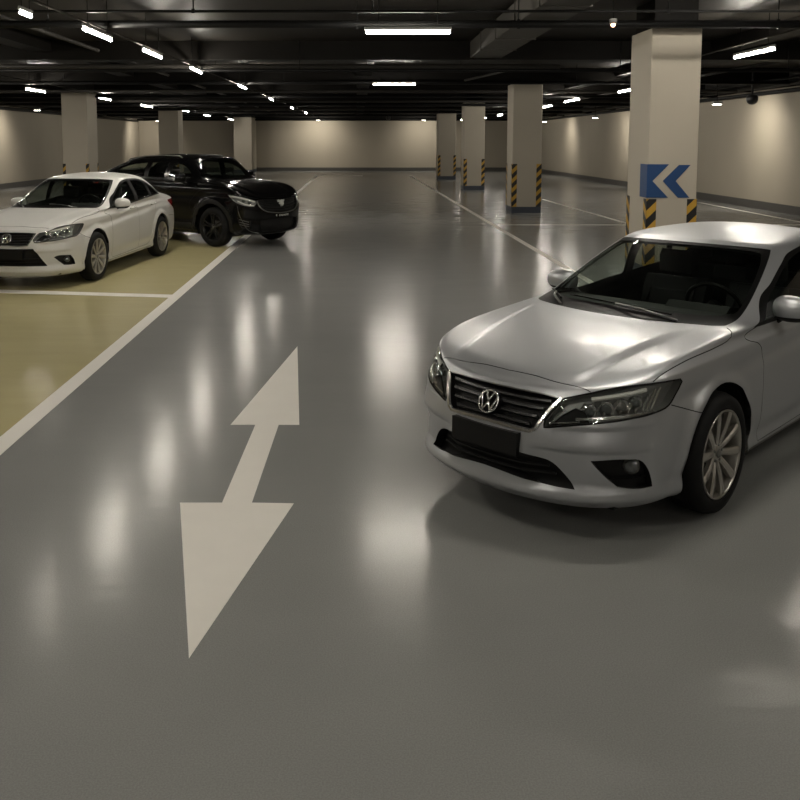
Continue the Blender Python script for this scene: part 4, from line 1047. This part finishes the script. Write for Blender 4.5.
# ------------------------------------------------------------------ the black sport utility car
SUVC = dict(dx=.8971, crown=.998, zf=-.1168, xf=-.0257, w=-.0145, g0y=-.0028, g0x=.0993, g0z=.0582, g3y=-.0258, g3x=.3747, g3z=.0021, scale=(1.1111,1.0018,1.087))
SXF, SXR, SZ = 1.45, -1.56, .39
def suv_disp(P, S, T):
    P = P.copy(); x, y, z = P[..., 0], P[..., 1], P[..., 2]; S = np.broadcast_to(S, x.shape); T = np.broadcast_to(T, x.shape)
    for ax in (SXF, SXR):
        r = np.hypot(x-ax, z-SZ); w = sstep((.60-r)/.05)*(T < 7)*sstep((y-.6)/.15); P[..., 1] = P[..., 1]+.022*w
    on = sstep((T-7.6)/.8)*sstep((11.0-T)/.8); yl = .52+(2.2-x)*.12
    P[..., 2] = P[..., 2]+.022*on*sstep((yl-y)/.08+.5)*(S < 9)
    sd = sstep((S-5.0)/1.2)*sstep((15.6-S)/1.2)
    P[..., 1] = P[..., 1]-.015*sd*np.exp(-((z-.98)/.06)**2)*(T < 9)-.02*sd*np.exp(-((z-.52)/.08)**2)*(T < 5)
    fr = sstep((5.6-S)/1.0); P[..., 0] = P[..., 0]-.03*fr*np.exp(-((T-3.0)/.7)**2)+.02*fr*np.exp(-((T-1.2)/.4)**2)
    return P
def build_suv():
    c = lambda *p: tuple(p)+(1,)
    car = Car(suv_net(SUVC), (1,1,1), suv_disp, 'sport_utility_car', (-3.4683,18.7864), -53.64, 'black sport utility car parked behind the white sedan, across the lane line', ds=.14, dt=.17)
    hoodedge = [c(0,7.5),(1.2,7.4),(2.1,6.9),c(2.78,6.0),(3.9,5.75),c(4.9,5.7)]
    car.region('hood', hoodedge+[(5.2,6.8),(6.0,7.7),(6.9,8.6),(6.0,9.8),c(4.9,10.6),(2.5,10.65),c(0,10.65)])
    car.region('front_bumper', [c(0,0),c(0,7.5),(1.2,7.4),(2.1,6.9),c(2.78,6.0),c(3.9,5.4),(5.2,5.2),c(5.78,5.1),(6.2,4.5),c(6.5,3.9),c(7.4,0)])
    car.region('front_door', car.side([(.93,1.30,1),(.92,.95),(.93,.60),(.86,.44,1),(.02,.44,1),(-.02,.8),(-.03,1.29,1)]))
    car.region('rear_door', car.side([(-.03,1.29,1),(-.02,.8),(.02,.44,1),(-.90,.46,1),(-1.02,.68),(-1.12,.9),(-1.2,1.31,1)]))
    car.region('cladding', car.side([(1.95,.40,1),(1.95,.30,1),(.9,.30,1),(-.9,.32,1),(-1.0,.48),(.0,.44),(.92,.44,1)], tmax=6))
    for ax in (SXF, SXR):
        for rr, nm in ((.545, 'cladding'), (.465, 'arch')):
            pts = [(ax+rr*math.cos(a), SZ+rr*math.sin(a)) for a in np.linspace(-.30, PI+.30, 26)]
            st = [q for q in car.side(pts, tmax=7.5, srange=(4.6, 15.9)) if q[1] > .02]
            s0 = car.side([(ax+rr, .15), (ax-rr, .15)], tmax=.05, srange=(4.6, 15.9))
            car.region(nm, sharp([(s0[0][0], 0)])+[(q[0], q[1]) for q in st]+sharp([(s0[1][0], 0)]))
    car.region('trim', [c(0,14.0),(2.5,14.0),c(4.75,13.9),(4.82,12.6),(4.85,11.5),c(4.75,10.9),(2.5,10.75),c(0,10.75)])
    car.region('windshield', [c(0,13.72),(2.4,13.7),c(4.45,13.45),(4.55,12.4),(4.55,11.6),c(4.35,11.25),(2.5,11.12),c(0,11.12)])
    car.region('trim', [c(20,13.8),c(16.0,13.7),(15.9,12.4),c(16.2,11.3),c(20,11.2)])
    car.region('rear_window', [c(20,13.6),c(16.3,13.5),(16.2,12.4),c(16.5,11.5),c(20,11.4)])
    car.region('trim', car.side([(.88,1.335,1),(.78,1.45),(.60,1.57),(.40,1.625),(0,1.655),(-.55,1.655),(-1.10,1.62),(-1.50,1.545),(-1.68,1.45,1),(-1.66,1.34,1),(-1.0,1.315),(0,1.30)]))
    car.region('front_window', car.side([(.76,1.345,1),(.69,1.45),(.54,1.55),(.38,1.60),(.16,1.625,1),(.13,1.325,1)]))
    car.region('rear_side_window', car.side([(.02,1.635,1),(-.5,1.632,1),(-.5,1.335,1),(.0,1.325,1)]))
    car.region('quarter_window', car.side([(-.64,1.625,1),(-1.08,1.59),(-1.42,1.52),(-1.56,1.445,1),(-1.54,1.365,1),(-.62,1.345,1)]))
    lamp = [c(5.80,5.25),(4.83,5.22),(3.96,5.45),c(2.75,5.40),(2.95,4.9),c(3.15,4.55),(4.17,4.28),(5.03,4.45)]
    grille = [c(0,6.7),(1.5,6.5),c(2.68,5.75),(2.62,4.75),(2.0,4.22),(1.0,4.10),c(0,4.08)]
    car.region('headlight', lamp); car.region('grille', grille)
    car.region('intake', [c(0,3.3),(1.4,3.25),c(2.5,2.95),(2.55,2.1),c(2.3,1.3),c(0,1.25)])
    car.region('fog', [c(3.45,2.75),(4.2,2.9),c(4.75,2.85),(4.65,2.2),c(4.35,1.7),c(3.6,1.75)])
    car.region('tail_light', [c(14.4,6.0),(14.6,7.4),c(17.0,7.4),c(17.0,6.2),(15.4,5.8)])
    car.seam(hoodedge, .003); car.seam([(4.95,5.9),(5.2,6.8),(6.0,7.7),(6.9,8.6),(6.0,9.8),(4.9,10.6)], .003)
    car.seam(car.side([(.95,1.27),(.92,.95),(.93,.60),(.86,.45)]), .003); car.seam(car.side([(-.03,1.28),(-.02,.8),(.02,.45)]), .003)
    car.cut(); p = M['black']
    car.part('body_shell', [(['body_shell'],0,0,0),(['gap'],-.004,1,0)], [p, M['gap']])
    car.part('hood', [(['hood'],0,0,0)], [p]); car.part('front_bumper', [(['front_bumper'],0,0,0)], [p])
    car.part('arch_cladding', [(['cladding'],.001,0,0)], [M['cladding']])
    car.part('window_surround', [(['trim'],-.001,0,0)], [M['black']])
    car.part('windshield', [(['windshield'],-.003,0,0)], [M['glass_dark']]); car.part('rear_window', [(['rear_window'],-.003,0,0)], [M['glass']])
    n = 22
    for sd in (1, -1):
        d1 = car.part('front_door', [(['front_door'],0,0,0)], [p], sides=(sd,)); d2 = car.part('rear_door', [(['rear_door'],0,0,0)], [p], sides=(sd,))
        car.part('door_window', [(['front_window'],-.004,0,0)], [M['glass_dark']], parent=d1, sides=(sd,))
        car.part('door_window', [(['rear_side_window'],-.004,0,0)], [M['glass_dark']], parent=d2, sides=(sd,))
        car.part('quarter_window', [(['quarter_window'],-.004,0,0)], [M['glass']], sides=(sd,))
        for hx, par in ((.16, d1), (-.86, d2)):
            (s_, t_), = car.side([(hx, 1.12)]); q = car.P(np.array([s_]), np.array([t_]))[0][0]; y = abs(q[1]); hb = MB()
            hb.tube([(q[0]+.11, sd*(y-.005), q[2]), (q[0]+.09, sd*(y+.035), q[2]), (q[0]-.09, sd*(y+.035), q[2]), (q[0]-.11, sd*(y-.005), q[2])], .013, 8); hb.build('door_handle', [p], par)
        h = car.part('headlight', [(['headlight'],-.001,0,.05)], [M['lamp_bowl']], sides=(sd,))
        b = MB(); car.strip(b, [(sd*(3.0+2.65*i/n), 5.22-.22*(i/n)**2+.05*math.sin(6*i/n)) for i in range(n+1)], .030, .010, -.016)
        car.strip(b, [(sd*(3.15+1.6*i/n), 4.60-.12*math.sin(3*i/n)) for i in range(n+1)], .026, .010, -.016)
        b.build('light_bar', [M['lamp_white']], h)
        ib = MB()
        for s_ in (3.5, 4.1):
            a = Vector(car.P(np.array([sd*s_]), np.array([4.92]), -.03)[0][0]); fw = Vector((.93,.37*sd,0)); ib.tube([a-fw*.03, a, a+fw*.01, a+fw*.016], [.034,.034,.024,.003], 16, 0)
        ib.build('projector', [M['lens']], h)
        car.part('lens_cover', [(['headlight'],-.0005,0,0)], [M['lamp_clear']], parent=h, sides=(sd,))
        f = car.part('fog_light_bezel', [(['fog'],-.001,0,.04)], [M['plastic']], sides=(sd,))
        fl = MB()
        for t_ in (2.55, 2.25, 1.98): car.strip(fl, [(sd*(3.65+.95*i/8), t_+.10*i/8) for i in range(9)], .016, .010, -.025)
        fl.build('fog_light', [M['chrome_dim']], f)
        car.part('tail_light', [(['tail_light'],.002,0,.012)], [M['tail']], sides=(sd,))
        ss = MB(); car.strip(ss, [(sd*a, b_) for a, b_ in spline([(4.75,4.0),(4.55,3.2),(3.7,1.5),(2.6,1.05)], False, .2)], .012, .006, .002); ss.build('bumper_trim', [M['chrome_dim']], car.root)
        mirror(car, .66, 1.02, 1.335, (.10,.13,.09), p, sd)
        rl = MB(); pts = [(.30,1.0),(.20,1.0),(-.2,1.0),(-.8,1.0),(-1.35,1.0),(-1.5,1.0)]; P3 = []
        for k, (x, _) in enumerate(pts):
            S_, T_, TP = car.tab; i = np.unravel_index((np.hypot(TP[..., 0]-x, TP[..., 1]-.60)+(T_ < 14)*9).argmin(), S_.shape); q = TP[i]
            P3.append((q[0], sd*q[1], q[2]+(.0 if k in (0, 5) else .035)))
        rl.tube(P3, .014, 8); rl.build('roof_rail', [M['chrome_dim']], car.root)
    g = car.part('grille', [(['grille'],-.001,0,.05)], [M['plastic']])
    gs = MB()
    for t_, sm in ((6.15,1.9),(5.65,2.4),(5.2,2.42),(4.8,2.35),(4.42,2.0)): car.strip(gs, [(sm*(2*i/n-1), t_) for i in range(n+1)], .026, .018, -.03)
    gs.build('grille_slats', [M['cladding']], g)
    half = spline([(2.78,5.55),(2.68,4.75),(2.05,4.18),(1.0,4.06),(0,4.04)], False, .12); path = [(a, b) for a, b in half]; full = path+[(-a, b) for a, b in reversed(path[:-1])]
    gf = MB(); car.strip(gf, full, .022, .010, .0); gf.build('grille_frame', [M['chrome_dim']], g)
    it = car.part('lower_intake', [(['intake'],-.001,0,.06)], [M['plastic']])
    # badge: a small winged shield on the grille
    pp, nn, u, v = frame_at(car, 0, 5.55, .02); e = MB()
    def plate(poly, d=.012):
        k = len(poly); a = [pp+u*x+v*y+nn*d for x, y in poly]; b = [pp+u*x+v*y-nn*.05 for x, y in poly]
        e.add(a+b, [tuple(range(k)), tuple(reversed(range(k, 2*k)))]+[(i, (i+1) % k, k+(i+1) % k, k+i) for i in range(k)])
    plate([(-.045,.045),(0,.058),(.045,.045),(.04,-.025),(0,-.07),(-.04,-.025)]); plate([(-.085,.06),(-.056,.05),(-.054,.015),(-.068,.02)], .008); plate([(.085,.06),(.068,.02),(.054,.015),(.056,.05)], .008)
    e.build('emblem', [M['badge']], car.root)
    # row of small raised letters under the grille (too small in the photo to read)
    tx = MB()
    for i in range(9):
        a = -.85+i*.20
        if i == 1: continue
        car.strip(tx, [(a, 3.62), (a, 3.80)], .012, .004, .004); car.strip(tx, [(a-.01, 3.79), (a+.11, 3.79)], .010, .004, .004)
        if i % 2: car.strip(tx, [(a+.11, 3.80), (a+.11, 3.62)], .010, .004, .004)
        else: car.strip(tx, [(a-.01, 3.63), (a+.11, 3.63)], .010, .004, .004)
    tx.build('badge_letters', [M['badge']], car.root)
    cen = car.cen; ids = [car.names.index(x) for x in ('windshield','rear_window','front_window','rear_side_window','quarter_window','arch','grille','intake','fog')]
    msk = ~np.isin(car.rg, ids) & (cen[:, 1] > 10.9) & (cen[:, 0] > 3.9); Fl = car.F[msk]; VV = []; FF = []; NN = []; k = 0
    msk2 = ~np.isin(car.rg, ids) & (cen[:, 1] > 13.6) & (cen[:, 0] <= 3.9); Fl = np.concatenate([Fl, car.F[msk2]])
    for sd in (1, -1):
        a, f, q = car.sheet(Fl, -.022, flip=True, side=sd); VV.append(a); FF.append(f+k); NN.append(q); k += len(a)
    mesh_obj('cabin_lining', np.concatenate(VV), np.concatenate(FF), [M['cabin']], car.root, None, normals=np.concatenate(NN))
    MB().box(-2.2, 2.15, -.70, .70, .27, .31).build('underbody', [M['plastic']], car.root)
    wheel_wells(car, (SXF, SXR), SZ, .49, .86, .55)
    interior(car, (1,1,1), xd=.85, zb=1.24, seat_x=.0, hw=.74, zh=1.52, xr=-2.0, left=.38)
    wp = wheel(car, 1.47, .935, .39, .39*.68, 1, M['alloy_black'], style='twin', width=.25)
    wheel(car, 1.47, .935, .39, .39*.68, -1, None, proto=wp)
    for sd in (1, -1): wheel(car, SXR, .935, .39, .39*.68, sd, None, proto=wp)
    return car
build_suv()
